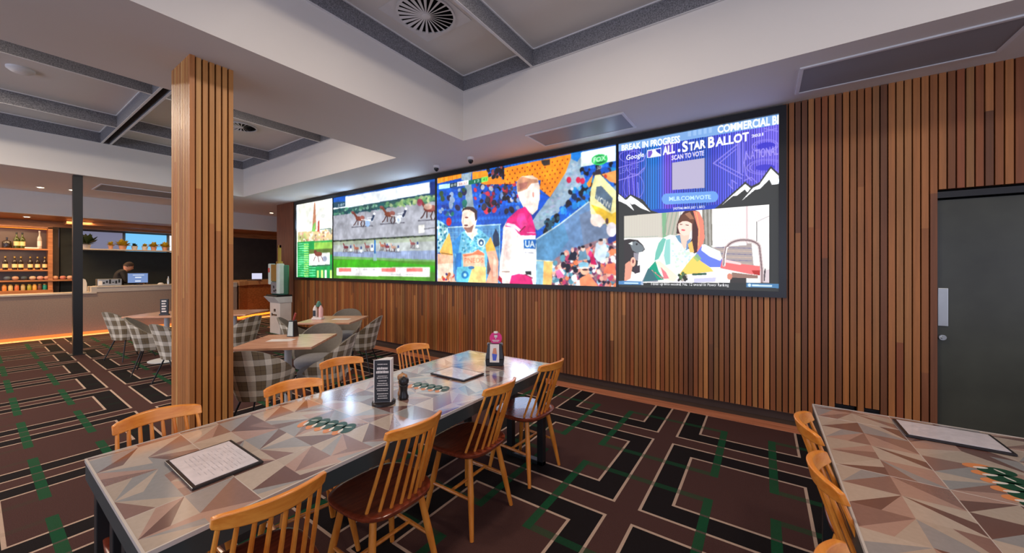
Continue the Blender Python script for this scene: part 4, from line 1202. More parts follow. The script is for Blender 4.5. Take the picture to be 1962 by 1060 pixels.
def horse(x, y, s, body=(120, 62, 48), cart=True, drv=(40, 60, 90), wheel=(230, 236, 240)):
    dk = (66, 36, 34)
    c.line([(x+2*s, y-2*s), (x-3*s, y-9*s), (x-6*s, y-14*s)], 4.2*s, body)           # neck
    c.ell(x-7.5*s, y-13*s, 4.2*s, 2.4*s, body, 1, .6); c.ell(x-8*s, y-15*s, 3*s, 2*s, (150, 86, 96), .7)
    c.ell(x+7*s, y-1*s, 9*s, 4.6*s, body, 1, .08); c.ell(x+12*s, y-3*s, 5*s, 4.2*s, (150, 92, 84))
    for (a, b, d, e_) in ((1, 2, -3, 10), (-3, 10, -6, 13), (3, 3, 3, 12), (12, 3, 9, 10), (9, 10, 11, 16), (15, 2, 17, 10), (17, 10, 14, 16)):
        c.line([(x+a*s, y+b*s), (x+d*s, y+e_*s)], 1.7*s, dk)
    c.line([(x-10*s, y+17*s), (x+34*s, y+14*s)], 1.5*s, (84, 84, 96))
    if cart:
        c.ell(x+23*s, y+9*s, 5*s, 7*s, wheel, .85); c.ell(x+23*s, y+9*s, 2*s, 3*s, (150, 170, 200), .7)
        c.line([(x+10*s, y+1*s), (x+30*s, y+3*s)], 1.4*s, (232, 236, 240))
        c.line([(x+25*s, y+2*s), (x+33*s, y+3*s)], 3.4*s, (226, 232, 238)); c.line([(x+32*s, y+2*s), (x+36*s, y-8*s)], 4*s, drv); c.ell(x+37*s, y-11*s, 2.4*s, 2.6*s, (230, 232, 236))
        c.line([(x+33*s, y-4*s), (x+22*s, y-2*s)], 1.4*s, (220, 226, 232))
horse(683, 420, .92, wheel=(150, 184, 226)); horse(739, 412, 1.05, (124, 66, 46), drv=(40, 50, 80)); horse(814, 402, 1.25, (128, 56, 48), cart=False)
c.ell(820, 396, 8, 6, (220, 190, 170), .8); c.ell(804, 388, 5, 7, (170, 60, 90), .8); c.poly([(802, 432), (813, 431), (813, 446), (802, 447)], (232, 232, 226)); c.line([(813, 439), (836, 436)], 1.6, (96, 96, 104))
c.poly([(637, 461), (837, 449.5), (837, 452), (637, 464)], (40, 60, 50))
for k in range(46): c.ell(640+k*4.3, 462.5 - k*.245 + (k*7 % 3), 2.4, 1.6, [(34, 44, 36), (80, 90, 60), (120, 130, 90)][k % 3])
c.poly([(637, 464), (837, 453), (837, 498), (637, 490)], (176, 182, 182)); c.poly([(637, 464), (837, 453), (837, 462), (637, 470)], (156, 170, 140), .6)
c.poly([(637, 483), (837, 480), (837, 499), (637, 492)], (142, 158, 190)); 
for k in range(24): c.line([(640+k*8.4, 484), (640+k*8.4, 496)], .8, (176, 190, 216), .7)
c.poly([(637, 491), (837, 499), (837, 545), (637, 540)], (84, 150, 44)); c.poly([(637, 499), (700, 497), (837, 510), (837, 522), (637, 512)], (60, 176, 20), .8); c.poly([(637, 491), (837, 498), (837, 502), (637, 496)], (130, 176, 120), .8)
R_ = random.Random(2)
for (hx, hy) in ((663, 474), (683, 476), (704, 473), (733, 471), (742, 473), (754, 474), (791, 467)):
    bd = [(130, 60, 70), (150, 90, 90), (176, 110, 90), (200, 160, 140)][R_.randrange(4)]
    c.ell(hx, hy, 4.6, 2.6, bd); c.line([(hx-3, hy-1), (hx-5, hy-7)], 2, bd)
    for d in (-3, 0, 3): c.line([(hx+d, hy+2), (hx+d+R_.uniform(-2, 2), hy+8)], 1, (80, 50, 60))
    c.ell(hx+9, hy+5, 2.4, 3, (236, 238, 240)); c.ell(hx+9, hy-1, 1.6, 3, (70, 90, 140)); c.line([(hx-6, hy+9), (hx+14, hy+9)], 1, (110, 110, 120))
c.poly([(717, 460), (720, 460), (720, 486), (717, 486)], (40, 110, 176)); c.poly([(716, 486), (721, 486), (722, 500), (715, 500)], (160, 196, 210), .8)
c.poly([(645, 513), (823.5, 512), (823.5, 531), (645, 528)], (240, 240, 238))
for (a, b) in ((649, 673), (731, 758), (779, 810)): c.poly([(a, 514), (b, 513.7), (b, 521), (a, 521)], (238, 130, 124))
for k in range(30): 
    x0 = 676 + k*4.9
    if k % 5 != 4: c.line([(x0, 525.4 + k*.05), (x0+3, 525.4+k*.05)], 1.4, (190, 190, 196)); 
    if k % 4 < 2 and not (728 < x0 < 760 or 776 < x0 < 812): c.line([(x0, 517), (x0+3, 517)], 1.6, (200, 196, 206))
c.finish('horse_racing_screen', 'screen with harness racing', vw, ES, 2)

# --- picture 3: football players
c = Canvas(PX[2][0], PX[2][1], PZ[0], PZ[1], .0088)
c.grad(lambda x, y: np.stack([24+0*x, 92+14*np.sin(x*.9)*np.cos(y*.9), 196+0*x], -1))
# seats
for r in range(26):
    for k in range(60):
        x = 838 + k*6.2 + (r % 2)*2; y = 322 + r*7.4 - k*1.1*(1 - r/26)*.9
        col = [(22, 96, 208), (14, 76, 186), (40, 120, 226)][(r*7+k*3) % 3]
        c.ell(x, y, 2.6, 3, col)
c.poly([(838, 342), (884, 332), (884, 341), (838, 352)], (248, 160, 44))
for k in range(6): c.line([(843+k*8, 341.5-k*1.7), (843+k*8, 351-k*1.7)], .9, (180, 100, 40))
# walkway strips and people
c.poly([(884, 334), (904, 330), (902, 344), (908, 398), (893, 398), (890, 346), (884, 345)], (148, 166, 178))
c.poly([(840, 355), (886, 348), (893, 398), (880, 400), (884, 366)], (30, 60, 120), .4)
c.scatter([(905, 345), (1000, 330), (1000, 400), (965, 412), (912, 400)], 150, 1.8, 5, [(34, 30, 36), (50, 44, 60), (160, 40, 70), (70, 64, 80), (190, 190, 200), (120, 150, 200), (206, 60, 84), (28, 60, 130), (30, 34, 40), (20, 90, 200), (20, 90, 200)], 1.4)
c.scatter([(842, 366), (892, 362), (892, 408), (842, 416)], 26, 2, 5, [(40, 110, 130), (20, 120, 110), (40, 40, 80), (150, 170, 200), (60, 90, 60), (24, 60, 150)], 1.4)
c.ell(860, 425, 5, 8, (214, 30, 50)); c.ell(864, 392, 4, 9, (150, 170, 200))
c.poly([(905, 330), (934, 326), (936, 340), (960, 336), (962, 344), (990, 346), (985, 352), (930, 354), (905, 346)], (248, 150, 40))
c.scatter([(934, 324), (965, 316), (966, 340), (938, 344)], 26, 2, 4, [(40, 34, 40), (60, 50, 60), (150, 80, 90), (44, 44, 50)])
c.poly([(966, 322), (1098, 294), (1096, 312), (1054, 378), (1034, 362), (1036, 345), (1002, 348), (966, 348)], (252, 150, 34))
for r in range(8):
    for k in range(14):
        x = 972 + k*9.6 - (r % 2)*4.6; y = 328 + r*8.0 - k*1.9
        if y < 372 and x < 1096 - r*6 and not (1035 < x < 1054 and y < 320): c.ell(x, y, 1.2, 1.8, (140, 64, 24))
c.poly([(1037, 308), (1054, 305), (1054, 316), (1042, 318), (1038, 313)], (70, 60, 56))
c.poly([(1020, 352), (1028, 345), (1034, 360), (1030, 372)], (30, 70, 150), .5)
# stairs and right stands
c.poly([(1097, 294), (1113, 292), (1113, 320), (1122, 345), (1088, 385), (1060, 420), (1030, 442), (1016, 428), (1040, 392), (1056, 376), (1084, 330)], (150, 172, 190))
c.scatter([(1097, 296), (1112, 296), (1112, 330), (1060, 410), (1030, 436), (1024, 426), (1056, 384), (1086, 332)], 70, 1.5, 5, [(120, 150, 180), (176, 190, 200), (140, 180, 190), (170, 170, 200)], .6, .6)
c.poly([(1032, 372), (1052, 378), (1040, 396), (1018, 424), (1020, 400)], (20, 96, 214)); c.poly([(1026, 398), (1034, 402), (1020, 424), (1016, 414)], (24, 70, 160))
c.scatter([(1114, 326), (1182, 312), (1182, 370), (1130, 392), (1076, 410), (1068, 402), (1096, 374), (1090, 366), (1108, 344)], 120, 2, 6, [(30, 30, 40), (20, 50, 90), (30, 110, 210), (24, 90, 190), (40, 40, 50), (20, 24, 36), (60, 50, 60), (40, 140, 200)])
c.scatter([(1072, 402), (1130, 384), (1090, 418), (1050, 436)], 30, 3, 6, [(36, 140, 220), (20, 100, 200), (60, 160, 230)])
c.scatter([(1040, 430), (1066, 412), (1072, 420), (1042, 450)], 30, 2, 5, [(30, 40, 50), (50, 90, 110), (20, 24, 34)])
for (x, y) in ((1090, 345), (1108, 345), (1116, 347)): c.ell(x, y, 4.5, 6, (200, 40, 80))
c.ell(1096, 362, 3, 3, (200, 200, 206)); c.ell(1110, 362, 3, 4, (110, 180, 210))
c.poly([(1094, 292), (1113, 289), (1113, 300), (1106, 310), (1094, 304)], (36, 130, 214))
# logo box
c.poly([(1113, 292), (1180, 279), (1180, 308), (1113, 320)], (236, 250, 242))
c.ell(1149, 306, 15.5, 10.5, (60, 196, 104), 1, -.18); c.ell(1149, 306, 12.5, 7.8, (20, 110, 60), 1, -.18); c.poly([(1134, 303), (1163, 297), (1164, 307), (1135, 313)], (60, 196, 104))
c.text('FOX', (1137, 311.5), (1161, 306.5), 9, 9, (220, 255, 226), 1, .02); c.text('507', (1144, 325), (1154, 323), 6, 6, (236, 240, 240))
# score strip
c.poly([(841, 355), (862, 351.5), (862, 360), (841, 363)], (190, 240, 240)); c.poly([(862, 352), (876, 349), (876, 357), (862, 360)], (30, 50, 60)); c.poly([(876, 349), (898, 345), (898, 354), (876, 358)], (238, 236, 240)); c.poly([(898, 346), (922, 341), (922, 350), (898, 354)], (20, 110, 84)); c.poly([(922, 340), (935, 338), (935, 347), (922, 350)], (130, 220, 100))
c.text('8:8', (864, 358), (874, 356), 5, 5, (240, 250, 250)); c.text('58:37', (879, 355.5), (895, 352.5), 4.6, 4.6, (190, 130, 120)); c.text('12', (909, 350.5), (919, 348.5), 5, 5, (220, 250, 240)); c.text('41', (925, 347), (932, 346), 4.5, 4.5, (30, 110, 60))
# blue grey wall
c.poly([(1027, 459), (1070, 432), (1128, 388), (1184, 352), (1184, 486), (1060, 500), (1027, 500)], (108, 140, 180)); c.poly([(1027, 459), (1080, 428), (1090, 460), (1060, 500), (1027, 500)], (84, 146, 184), .6); c.poly([(1110, 412), (1184, 380), (1184, 478), (1120, 482)], (122, 130, 152), .6)
c.line([(1027, 459), (1070, 431.5), (1128, 387)], 2.4, (196, 212, 214))
# crowd right bottom
c.poly([(1056, 505), (1066, 494), (1100, 478), (1118, 470), (1140, 462), (1184, 452), (1184, 552), (1056, 549)], (150, 120, 130))
crowd = [(222, 150, 140), (190, 70, 110), (236, 236, 240), (40, 50, 90), (150, 190, 210), (240, 190, 170), (60, 40, 60), (200, 120, 110), (226, 130, 90), (120, 60, 100), (96, 150, 170), (236, 220, 210), (30, 34, 50)]
c.scatter([(1058, 508), (1070, 492), (1100, 478), (1140, 464), (1182, 456), (1182, 550), (1058, 548)], 420, 2, 5.5, crowd, 1.25)
c.poly([(1088, 498), (1094, 482), (1100, 480), (1106, 486), (1102, 500)], (30, 34, 54)); c.ell(1097, 479, 3, 5, (226, 180, 170))
c.poly([(1108, 500), (1110, 482), (1122, 478), (1126, 496)], (110, 150, 176)); c.ell(1117, 477, 4, 5, (236, 206, 190)); c.ell(1117, 473, 3.6, 2.4, (30, 26, 30))
c.poly([(1138, 492), (1142, 466), (1158, 460), (1164, 476), (1160, 498), (1146, 502)], (206, 222, 236)); c.ell(1151, 465, 5, 5, (230, 190, 180)); c.ell(1151, 460, 4, 2.4, (40, 34, 44))
c.poly([(1164, 458), (1180, 444), (1182, 460), (1166, 468)], (40, 56, 130)); c.poly([(1130, 490), (1136, 486), (1144, 508), (1132, 506)], (190, 20, 90)); c.ell(1131, 487, 3.6, 6, (226, 60, 130))
c.ell(1118, 508, 10, 6, (140, 196, 220)); c.ell(1120, 519, 8, 8, (244, 190, 160)); c.poly([(1110, 534), (1128, 524), (1146, 548), (1112, 550)], (238, 150, 110)); c.line([(1106, 514), (1130, 513)], 2, (230, 236, 240)); c.ell(1121, 517, 6, 1.6, (70, 44, 50))
c.poly([(1156, 524), (1162, 506), (1178, 504), (1180, 526)], (240, 130, 96)); c.poly([(1064, 520), (1072, 516), (1082, 530), (1068, 534)], (226, 120, 170))
c.poly([(1028, 499), (1042, 499), (1041, 547), (1027, 547)], (150, 200, 220)); c.poly([(1042, 499), (1059, 500), (1057, 547), (1040, 547)], (250, 196, 120)); c.line([(1028, 499), (1059, 501)], 2, (214, 220, 200))
# flag person at the right edge
c.poly([(1130, 390), (1132, 362), (1140, 336), (1150, 334), (1180, 366), (1184, 370), (1184, 450), (1168, 440), (1160, 428), (1146, 434), (1134, 428)], (240, 232, 170))
c.poly([(1124, 352), (1136, 334), (1132, 356), (1128, 360)], (248, 150, 50)); c.poly([(1152, 334), (1182, 326), (1182, 352), (1168, 348)], (244, 160, 90)); c.ell(1160, 338, 3, 4, (200, 70, 40))
c.poly([(1140, 380), (1143, 358), (1152, 356), (1174, 380), (1170, 406)], (90, 110, 130)); c.text('XXXX', (1145, 384), (1170, 400), 11, 12, (240, 240, 220)) if False else c.text('VOW', (1142, 386), (1170, 402), 13, 13, (244, 240, 226))
c.poly([(1132, 392), (1150, 398), (1172, 410), (1184, 404), (1184, 430), (1170, 430), (1150, 420)], (236, 196, 60)); c.ell(1143, 422, 12, 12, (248, 226, 214)); c.poly([(1132, 410), (1150, 412), (1160, 424), (1150, 436), (1136, 430)], (250, 230, 220)); c.ell(1172, 440, 10, 14, (230, 222, 226)); c.ell(1163, 424, 3, 6, (90, 60, 60))
# barrier behind the players
c.poly([(860, 436), (958, 430), (958, 545), (860, 540)], (92, 150, 200)); c.line([(858, 436), (959, 430)], 2.4, (190, 220, 232)); c.line([(957, 430), (958, 545)], 2, (150, 200, 220))
for k in range(14): c.line([(864+k*7, 438), (866+k*7, 540)], 1, (60, 100, 160), .7)
for k in range(5): c.line([(862, 446+k*9), (958, 441+k*9)], .9, (150, 196, 220), .6)
c.poly([(944, 452), (950, 438), (956, 450), (957, 470), (948, 474), (945, 466)], (40, 60, 90)); c.ell(934, 497, 4, 6, (60, 100, 150)); c.ell(935, 514, 5, 12, (110, 90, 96))
# left partial player
c.poly([(838, 421), (848, 426), (858, 434), (860, 450), (850, 478), (838, 486)], (170, 214, 220)); c.scatter([(838, 424), (856, 434), (856, 452), (840, 480)], 30, 1, 2.6, [(60, 130, 160), (230, 240, 236), (110, 180, 190), (40, 110, 150)])
c.poly([(852, 462), (861, 446), (866, 470), (868, 490), (848, 490), (842, 484)], (244, 190, 100)); c.line([(846, 485), (866, 488)], 1.8, (150, 110, 60))
c.poly([(838, 486), (868, 490), (868, 520), (874, 544), (838, 542)], (244, 190, 160)); c.poly([(838, 506), (868, 504), (868, 530), (838, 534)], (252, 226, 204)); c.scatter([(842, 526), (872, 524), (874, 542), (844, 542)], 16, 1.5, 3, [(206, 120, 70), (200, 60, 70), (250, 220, 200), (90, 70, 130)])
# centre player
c.poly([(868, 470), (884, 446), (905, 436), (920, 440), (938, 456), (944, 474), (934, 488), (932, 544), (876, 544), (874, 500)], (120, 196, 226))
c.poly([(866, 466), (884, 448), (878, 486), (868, 486)], (60, 146, 214)); c.poly([(874, 486), (884, 484), (884, 520), (872, 516)], (50, 130, 206))
c.scatter([(884, 450), (930, 446), (930, 484), (886, 488)], 90, 1, 2.4, [(190, 226, 236), (80, 160, 190), (150, 210, 226), (60, 140, 170)], 1, .9)
c.ell(922, 465, 7.5, 8.5, (214, 234, 230)); c.ell(922, 465, 5, 6, (40, 84, 130)); c.ell(922, 466, 2.4, 3, (220, 236, 240))
c.poly([(886, 487), (905, 484), (916, 478), (928, 486), (929, 512), (888, 512)], (250, 200, 170)); c.poly([(886, 488), (905, 486), (916, 479), (928, 486), (928, 490), (912, 488), (890, 492)], (226, 130, 96))
c.text('pneos', (889, 505), (927, 504), 8, 8, (252, 238, 226), 1, .03) if False else c.text('PNEDS', (890, 504), (926, 503), 9, 9, (238, 130, 96), .9)
c.poly([(876, 512), (906, 510), (904, 526), (896, 544), (874, 544)], (110, 200, 224)); c.poly([(906, 510), (931, 512), (931, 544), (896, 544)], (248, 214, 140)); c.ell(891, 527, 7, 7.5, (40, 130, 190)); c.ell(891, 527, 3, 3.4, (170, 220, 230)); c.ell(903, 513, 6, 3, (70, 120, 170))
c.poly([(930, 470), (940, 454), (948, 474), (952, 490), (942, 494), (932, 484)], (248, 186, 84)); c.poly([(932, 482), (950, 480), (955, 500), (954, 544), (930, 544), (940, 516)], (244, 176, 150)); c.poly([(946, 490), (952, 500), (950, 530), (944, 530)], (252, 206, 186))
c.poly([(894, 446), (905, 440), (914, 438), (914, 448), (905, 458)], (252, 232, 214)); c.line([(892, 444), (905, 459), (914, 440)], 2.4, (240, 248, 246))
c.poly([(886, 404), (888, 398), (906, 397), (912, 404), (914, 420), (910, 438), (902, 446), (893, 444), (887, 436), (884, 424)], (250, 222, 206))
c.poly([(885, 407), (887, 400), (896, 396), (907, 397), (914, 404), (914, 420), (911, 424), (909, 408), (900, 402), (890, 402)], (66, 48, 50)); c.poly([(888, 436), (900, 436), (908, 430), (904, 445), (895, 446)], (150, 110, 100)); c.ell(893, 432, 4, 1.6, (110, 70, 70)); c.ell(894, 417, 3.4, 1.5, (130, 84, 80)); c.line([(888, 418), (887, 427)], 1.6, (230, 180, 160))
# right player, back turned
c.poly([(996, 384), (1022, 386), (1034, 384), (1034, 372), (1000, 360)], (250, 236, 228))
c.poly([(990, 348), (1000, 338), (1018, 336), (1030, 342), (1034, 356), (1034, 380), (1030, 402), (1020, 412), (1004, 400), (996, 384), (990, 366)], (252, 232, 222))
c.poly([(990, 350), (996, 340), (1012, 336), (1028, 340), (1032, 350), (1018, 352), (1010, 362), (1000, 366), (992, 368)], (204, 150, 120)); c.poly([(994, 352), (1012, 348), (1008, 360), (996, 364)], (180, 120, 108)); c.poly([(1000, 338), (1020, 336), (1031, 344), (1018, 343)], (244, 214, 190)); c.ell(1022, 373, 2.4, 4.6, (232, 180, 170)); c.line([(1021, 369), (1022, 378)], 1, (190, 110, 110))
c.poly([(1004, 400), (990, 404), (974, 418), (964, 436), (962, 470), (958, 500), (956, 530), (964, 545), (984, 545), (1000, 520), (1000, 450)], (252, 238, 232)); c.poly([(968, 440), (980, 436), (982, 470), (974, 520), (962, 520)], (250, 220, 214), .7)
c.poly([(992, 402), (1006, 396), (1018, 412), (1026, 440), (1027, 452), (1000, 452), (994, 448), (984, 436), (968, 434), (972, 420)], (226, 40, 130)); c.poly([(992, 410), (1004, 408), (1012, 430), (1000, 440), (990, 426)], (240, 80, 160), .7); c.poly([(968, 432), (984, 436), (996, 446), (998, 440), (986, 430), (972, 427)], (250, 214, 226)); c.line([(996, 444), (1006, 434)], 2, (140, 20, 70))
c.poly([(998, 450), (1026, 450), (1028, 480), (1027, 545), (976, 545), (982, 520), (992, 480)], (248, 248, 250)); c.line([(998, 450.5), (1027, 450)], 1.6, (226, 40, 130)); c.line([(1010, 446), (1026, 446)], 1.2, (250, 220, 230))
c.poly([(1003, 459), (1027, 459), (1026, 477), (1004, 476)], (34, 110, 190)); c.text('UA', (1006, 473), (1025, 474), 12, 12, (236, 244, 250), 1, .03); c.line([(1006, 484), (1022, 485)], 1.6, (190, 190, 200))
c.poly([(1006, 520), (1018, 520), (1018, 527), (1008, 526)], (50, 50, 54)); c.poly([(980, 528), (994, 525), (1008, 527), (1018, 532), (1021, 545), (976, 545)], (226, 50, 130)); c.line([(962, 521), (976, 521)], 1.8, (150, 130, 120)); c.poly([(956, 528), (962, 534), (962, 544), (954, 536)], (170, 30, 60))
c.line([(1006, 526), (1020, 533)], 1.4, (130, 20, 60))
c.finish('football_screen', 'screen with two footballers', vw, ES, 3)

# --- picture 4: commercial break slide with kitchen inset
c = Canvas(PX[3][0], PX[3][1], PZ[0], PZ[1], .0058)
def bg4(x, y):
    stops = [(1182, (50, 62, 160)), (1215, (66, 60, 176)), (1240, (34, 96, 170)), (1256, (20, 100, 176)), (1268, (60, 90, 190)), (1278, (104, 70, 190)), (1300, (52, 66, 176)), (1350, (36, 76, 160)), (1366, (60, 66, 176)), (1400, (74, 80, 190)), (1440, (92, 84, 196)), (1495, (108, 96, 210))]
    xs = [s_[0] for s_ in stops]
    im = np.stack([np.interp(x, xs, [s_[1][k] for s_ in stops]) for k in range(3)], -1)
    st = 1 + .16*np.sign(np.sin(x*2*np.pi/4.6))*(y < 400)
    return im*st[..., None] + np.where(np.sin(x*2*np.pi/4.6) > .7, 22, 0)[..., None]
c.grad(bg4)
LP = (150, 140, 226)
def ln(p, w=1.6, a=.75): c.line(p, w, LP, a)
ln([(1413, 277), (1367, 313), (1421, 342)], 2.4); ln([(1410, 286), (1379, 312), (1424, 336)], 2); ln([(1415, 276), (1416, 330)], 6, .6); ln([(1424, 274), (1424, 330)], 2.4)
for rr in (1.0, .82): c.ell(1466, 280, 26*rr, 13*rr, LP, .75, -.1, .09)
for rr in (1.0, .84): c.ell(1468, 320, 38*rr, 15*rr, LP, .75, -.05, .07)
c.ell(1468, 280, 18, 7, (64, 60, 190), .9, -.1); c.ell(1466, 321, 19, 6, (64, 60, 190), .9, -.05)
c.text('NATIONAL', (1429, 307), (1491, 296), 16, 18, (176, 164, 240), .8); ln([(1426, 346), (1440, 340), (1450, 350)], 2); ln([(1395, 352), (1404, 362), (1402, 345), (1412, 352)], 2)
ln([(1464, 246), (1490, 252)], 2); ln([(1466, 252), (1488, 246)], 2); ln([(1430, 290), (1426, 312), (1430, 336), (1440, 346)], 2.4)
c.ell(1206, 300, 20, 12, LP, .6, 0, .1); c.ell(1218, 312, 20, 24, LP, .6, 0, .07); ln([(1184, 322), (1232, 308), (1240, 292)], 2); ln([(1184, 346), (1220, 336), (1234, 322)], 2); c.text('LEAGUE', (1187, 334), (1224, 321), 9, 10, (150, 150, 230), .7)
c.ell(1214, 358, 20, 26, LP, .6, 0, .07); ln([(1204, 338), (1206, 378)], 2); ln([(1212, 336), (1216, 384)], 2); ln([(1222, 350), (1224, 386)], 2)
# band and headings
c.poly([(1180, 268), (1496, 210), (1496, 237.6), (1180, 291.5)], (128, 166, 214))
c.text('BREAK IN PROGRESS', (1191, 289), (1303, 273), 10.5, 13, (244, 248, 252), 1, .03)
for k in range(5): c.poly([(1318+k*10, 262-k*1.8), (1324+k*10, 261-k*1.8), (1324+k*10, 251-k*1.8), (1318+k*10, 252-k*1.8)], (160, 190, 226), .7)
c.text('COMMERCIAL BR', (1375, 254.8), (1499, 236), 13, 16, (246, 250, 253), 1, .03)
c.text('Google', (1200, 307), (1234, 300), 9, 9, (236, 240, 250), 1, .01)
c.poly([(1240, 288), (1267, 283), (1267, 299), (1240, 303)], (226, 226, 244)); c.poly([(1241.4, 289.4), (1250, 288), (1250, 293), (1246, 301), (1241.4, 301.6)], (120, 90, 190)); c.poly([(1256, 286.8), (1265.6, 285), (1265.6, 296), (1258, 291)], (50, 60, 170)); c.ell(1252, 290, 2.4, 2.6, (250, 250, 255))
c.text('ALL', (1270, 297), (1293, 292.5), 15.5, 15.5, (250, 250, 254), 1, .03); c.ell(1301, 288.5, 2.6, 2.8, (250, 250, 254))
c.text('S', (1307, 291.5), (1318, 289), 19, 19, (250, 250, 254), 1, .03); c.text('TAR', (1319.5, 289), (1352, 282.5), 15, 15, (250, 250, 254), 1, .03)
c.text('B', (1357, 283), (1369, 281), 19.5, 19.5, (250, 250, 254), 1, .03); c.text('ALLOT', (1371, 280.5), (1435, 269), 15.5, 16, (250, 250, 254), 1, .03)
c.text('2021', (1440, 263.5), (1462, 259.5), 5, 5, (236, 236, 250), 1, .02)
c.text('SCAN TO VOTE', (1287, 307), (1349, 297.5), 8.5, 9, (230, 222, 248), 1, .02)
c.poly([(1288, 312), (1350, 303), (1350, 360), (1288, 364)], (176, 170, 196))
def pill(x0, x1, ya, yb, h, col):
    c.poly([(x0, ya-h), (x1, yb-h), (x1, yb+h), (x0, ya+h)], col); c.ell(x0, ya, h*.95, h, col); c.ell(x1, yb, h*.95, h, col)
pill(1278, 1366, 381.5, 377, 10.5, (110, 156, 220)); c.text('MLB.COM/VOTE', (1282, 385), (1362, 381), 7.5, 7.5, (190, 222, 246), 1, .02)
c.poly([(1180, 366), (1198, 380), (1208, 372), (1232, 383), (1247, 403), (1264, 408.5), (1310, 406), (1366, 401), (1378, 393), (1402, 371), (1428, 348), (1439, 357), (1454, 350), (1477, 318), (1496, 336), (1496, 560), (1180, 560)], (60, 62, 62))
c.poly([(1246, 402), (1264, 409), (1310, 407), (1366, 402), (1378, 393), (1370, 392), (1340, 396), (1300, 399), (1262, 401)], (36, 70, 184))
c.text('(VOTING ENDS JULY 1, 2021)', (1290, 402), (1350, 398), 4, 4, (226, 230, 246), 1, .02)
W_ = (244, 244, 246)
c.poly([(1181, 369), (1190, 376), (1198, 383), (1203, 382), (1215, 404), (1200, 392), (1190, 387), (1181, 384)], W_); c.poly([(1202, 382), (1208, 375), (1222, 384), (1232, 392), (1246, 406), (1228, 399), (1216, 391), (1210, 392)], W_)
c.poly([(1381, 395), (1401, 376), (1428, 352.5), (1438, 361), (1432, 369), (1427, 363), (1412, 375), (1404, 376)], W_); c.poly([(1421, 385), (1437, 367), (1443, 360), (1455, 354), (1477, 323), (1496, 341), (1496, 352), (1479, 354), (1474, 344), (1456, 362), (1446, 364)], W_)
# inset
quad = [(1196, 414), (1474, 392), (1474, 542), (1197, 540)]
cl = Canvas.__new__(Canvas); m = np.ones(c.px.shape, bool)
top_y = 414 + (c.px-1196)*(-22/278.0)
c.clip = (c.px > 1196) & (c.px < 1474) & (c.py > top_y) & (c.py < 542)
c.poly([(1190, 380), (1480, 380), (1480, 545), (1190, 545)], (238, 236, 232))
c.poly([(1190, 405), (1268, 400), (1268, 455), (1190, 457)], (200, 194, 184)); c.line([(1190, 455), (1260, 453)], 1.4, (170, 180, 170))
for k in range(14): c.line([(1198+k*5, 412), (1198+k*5, 455)], 1.2, (206, 204, 190), .5)
c.poly([(1267, 400), (1302, 400), (1300, 450), (1268, 456)], (176, 182, 166)); c.poly([(1268, 400), (1277, 400), (1277, 455), (1270, 456)], (130, 176, 140))
for k in range(9): c.line([(1281+k*4, 405), (1272+k*4, 450)], 1.3, [(150, 150, 140), (200, 176, 170)][k % 2])
c.poly([(1345, 396), (1363, 395), (1364, 470), (1372, 478), (1345, 480)], (150, 148, 140))
for k in range(5): c.line([(1347+k*4, 396), (1350+k*3.6, 470)], 1.4, [(116, 110, 100), (184, 180, 176)][k % 2])
for k in range(22): c.line([(1364+k*5, 400), (1376+k*5, 468)], .9, (216, 196, 200), .55)
c.line([(1431, 395), (1431, 470)], 3, (206, 176, 182), .7); c.line([(1450, 425), (1450, 462)], 1, (90, 84, 90)); c.line([(1452, 424), (1474, 414)], 1, (170, 160, 170))
c.poly([(1364, 471), (1440, 466), (1444, 510), (1380, 512), (1366, 500)], (172, 160, 158)); 
for k in range(6): c.line([(1372+k*3, 474+k*6), (1440, 476+k*6)], 1.3, [(110, 110, 150), (206, 180, 160)][k % 2], .8)
c.poly([(1362, 471), (1430, 466), (1430, 470), (1366, 474)], (236, 236, 236))
# man at the left
c.poly([(1194, 460), (1206, 458), (1222, 460), (1232, 470), (1236, 478), (1230, 484), (1226, 500), (1227, 518), (1218, 524), (1210, 520), (1206, 530), (1196, 538), (1190, 538)], (64, 60, 62))
c.poly([(1206, 466), (1218, 462), (1230, 470), (1235, 477), (1229, 483), (1222, 486), (1212, 480)], (120, 128, 134)); c.ell(1220, 468, 2, 2, (40, 40, 44)); c.poly([(1204, 467), (1212, 463), (1212, 470)], (220, 226, 226))
c.poly([(1214, 484), (1224, 486), (1222, 500), (1214, 496)], (150, 146, 156)); c.poly([(1224, 484), (1250, 478), (1250, 540), (1212, 540), (1220, 522)], (238, 240, 236)); c.poly([(1198, 506), (1206, 500), (1212, 510), (1208, 534), (1196, 540)], (220, 160, 140)); c.ell(1213, 502, 5, 9, (240, 186, 164)); c.ell(1213, 501, 2, 4, (150, 90, 90))
c.poly([(1214, 512), (1226, 508), (1226, 522), (1216, 525)], (70, 60, 70))
# woman
c.poly([(1270, 456), (1284, 450), (1300, 452), (1304, 470), (1344, 470), (1350, 468), (1362, 474), (1380, 482), (1384, 500), (1360, 512), (1330, 530), (1300, 536), (1262, 528), (1254, 500)], (226, 238, 234))
c.poly([(1262, 466), (1270, 456), (1276, 458), (1270, 480), (1262, 496), (1254, 500), (1256, 484)], (120, 190, 176)); c.poly([(1256, 500), (1262, 520), (1272, 536), (1232, 540), (1240, 518)], (20, 160, 130)); c.poly([(1230, 540), (1242, 514), (1250, 520), (1262, 540)], (90, 96, 120), .7)
for k in range(5): c.line([(1246+k*3, 516+k*2), (1266+k*2, 534)], 1.2, (226, 150, 150) if k % 2 else (20, 130, 110))
c.poly([(1276, 460), (1284, 458), (1284, 506), (1276, 508), (1272, 490)], (150, 206, 200)); c.scatter([(1284, 464), (1330, 472), (1326, 512), (1290, 512)], 90, 1.2, 3, [(246, 248, 250), (190, 216, 226), (206, 226, 206), (236, 240, 246)], 1, .8)
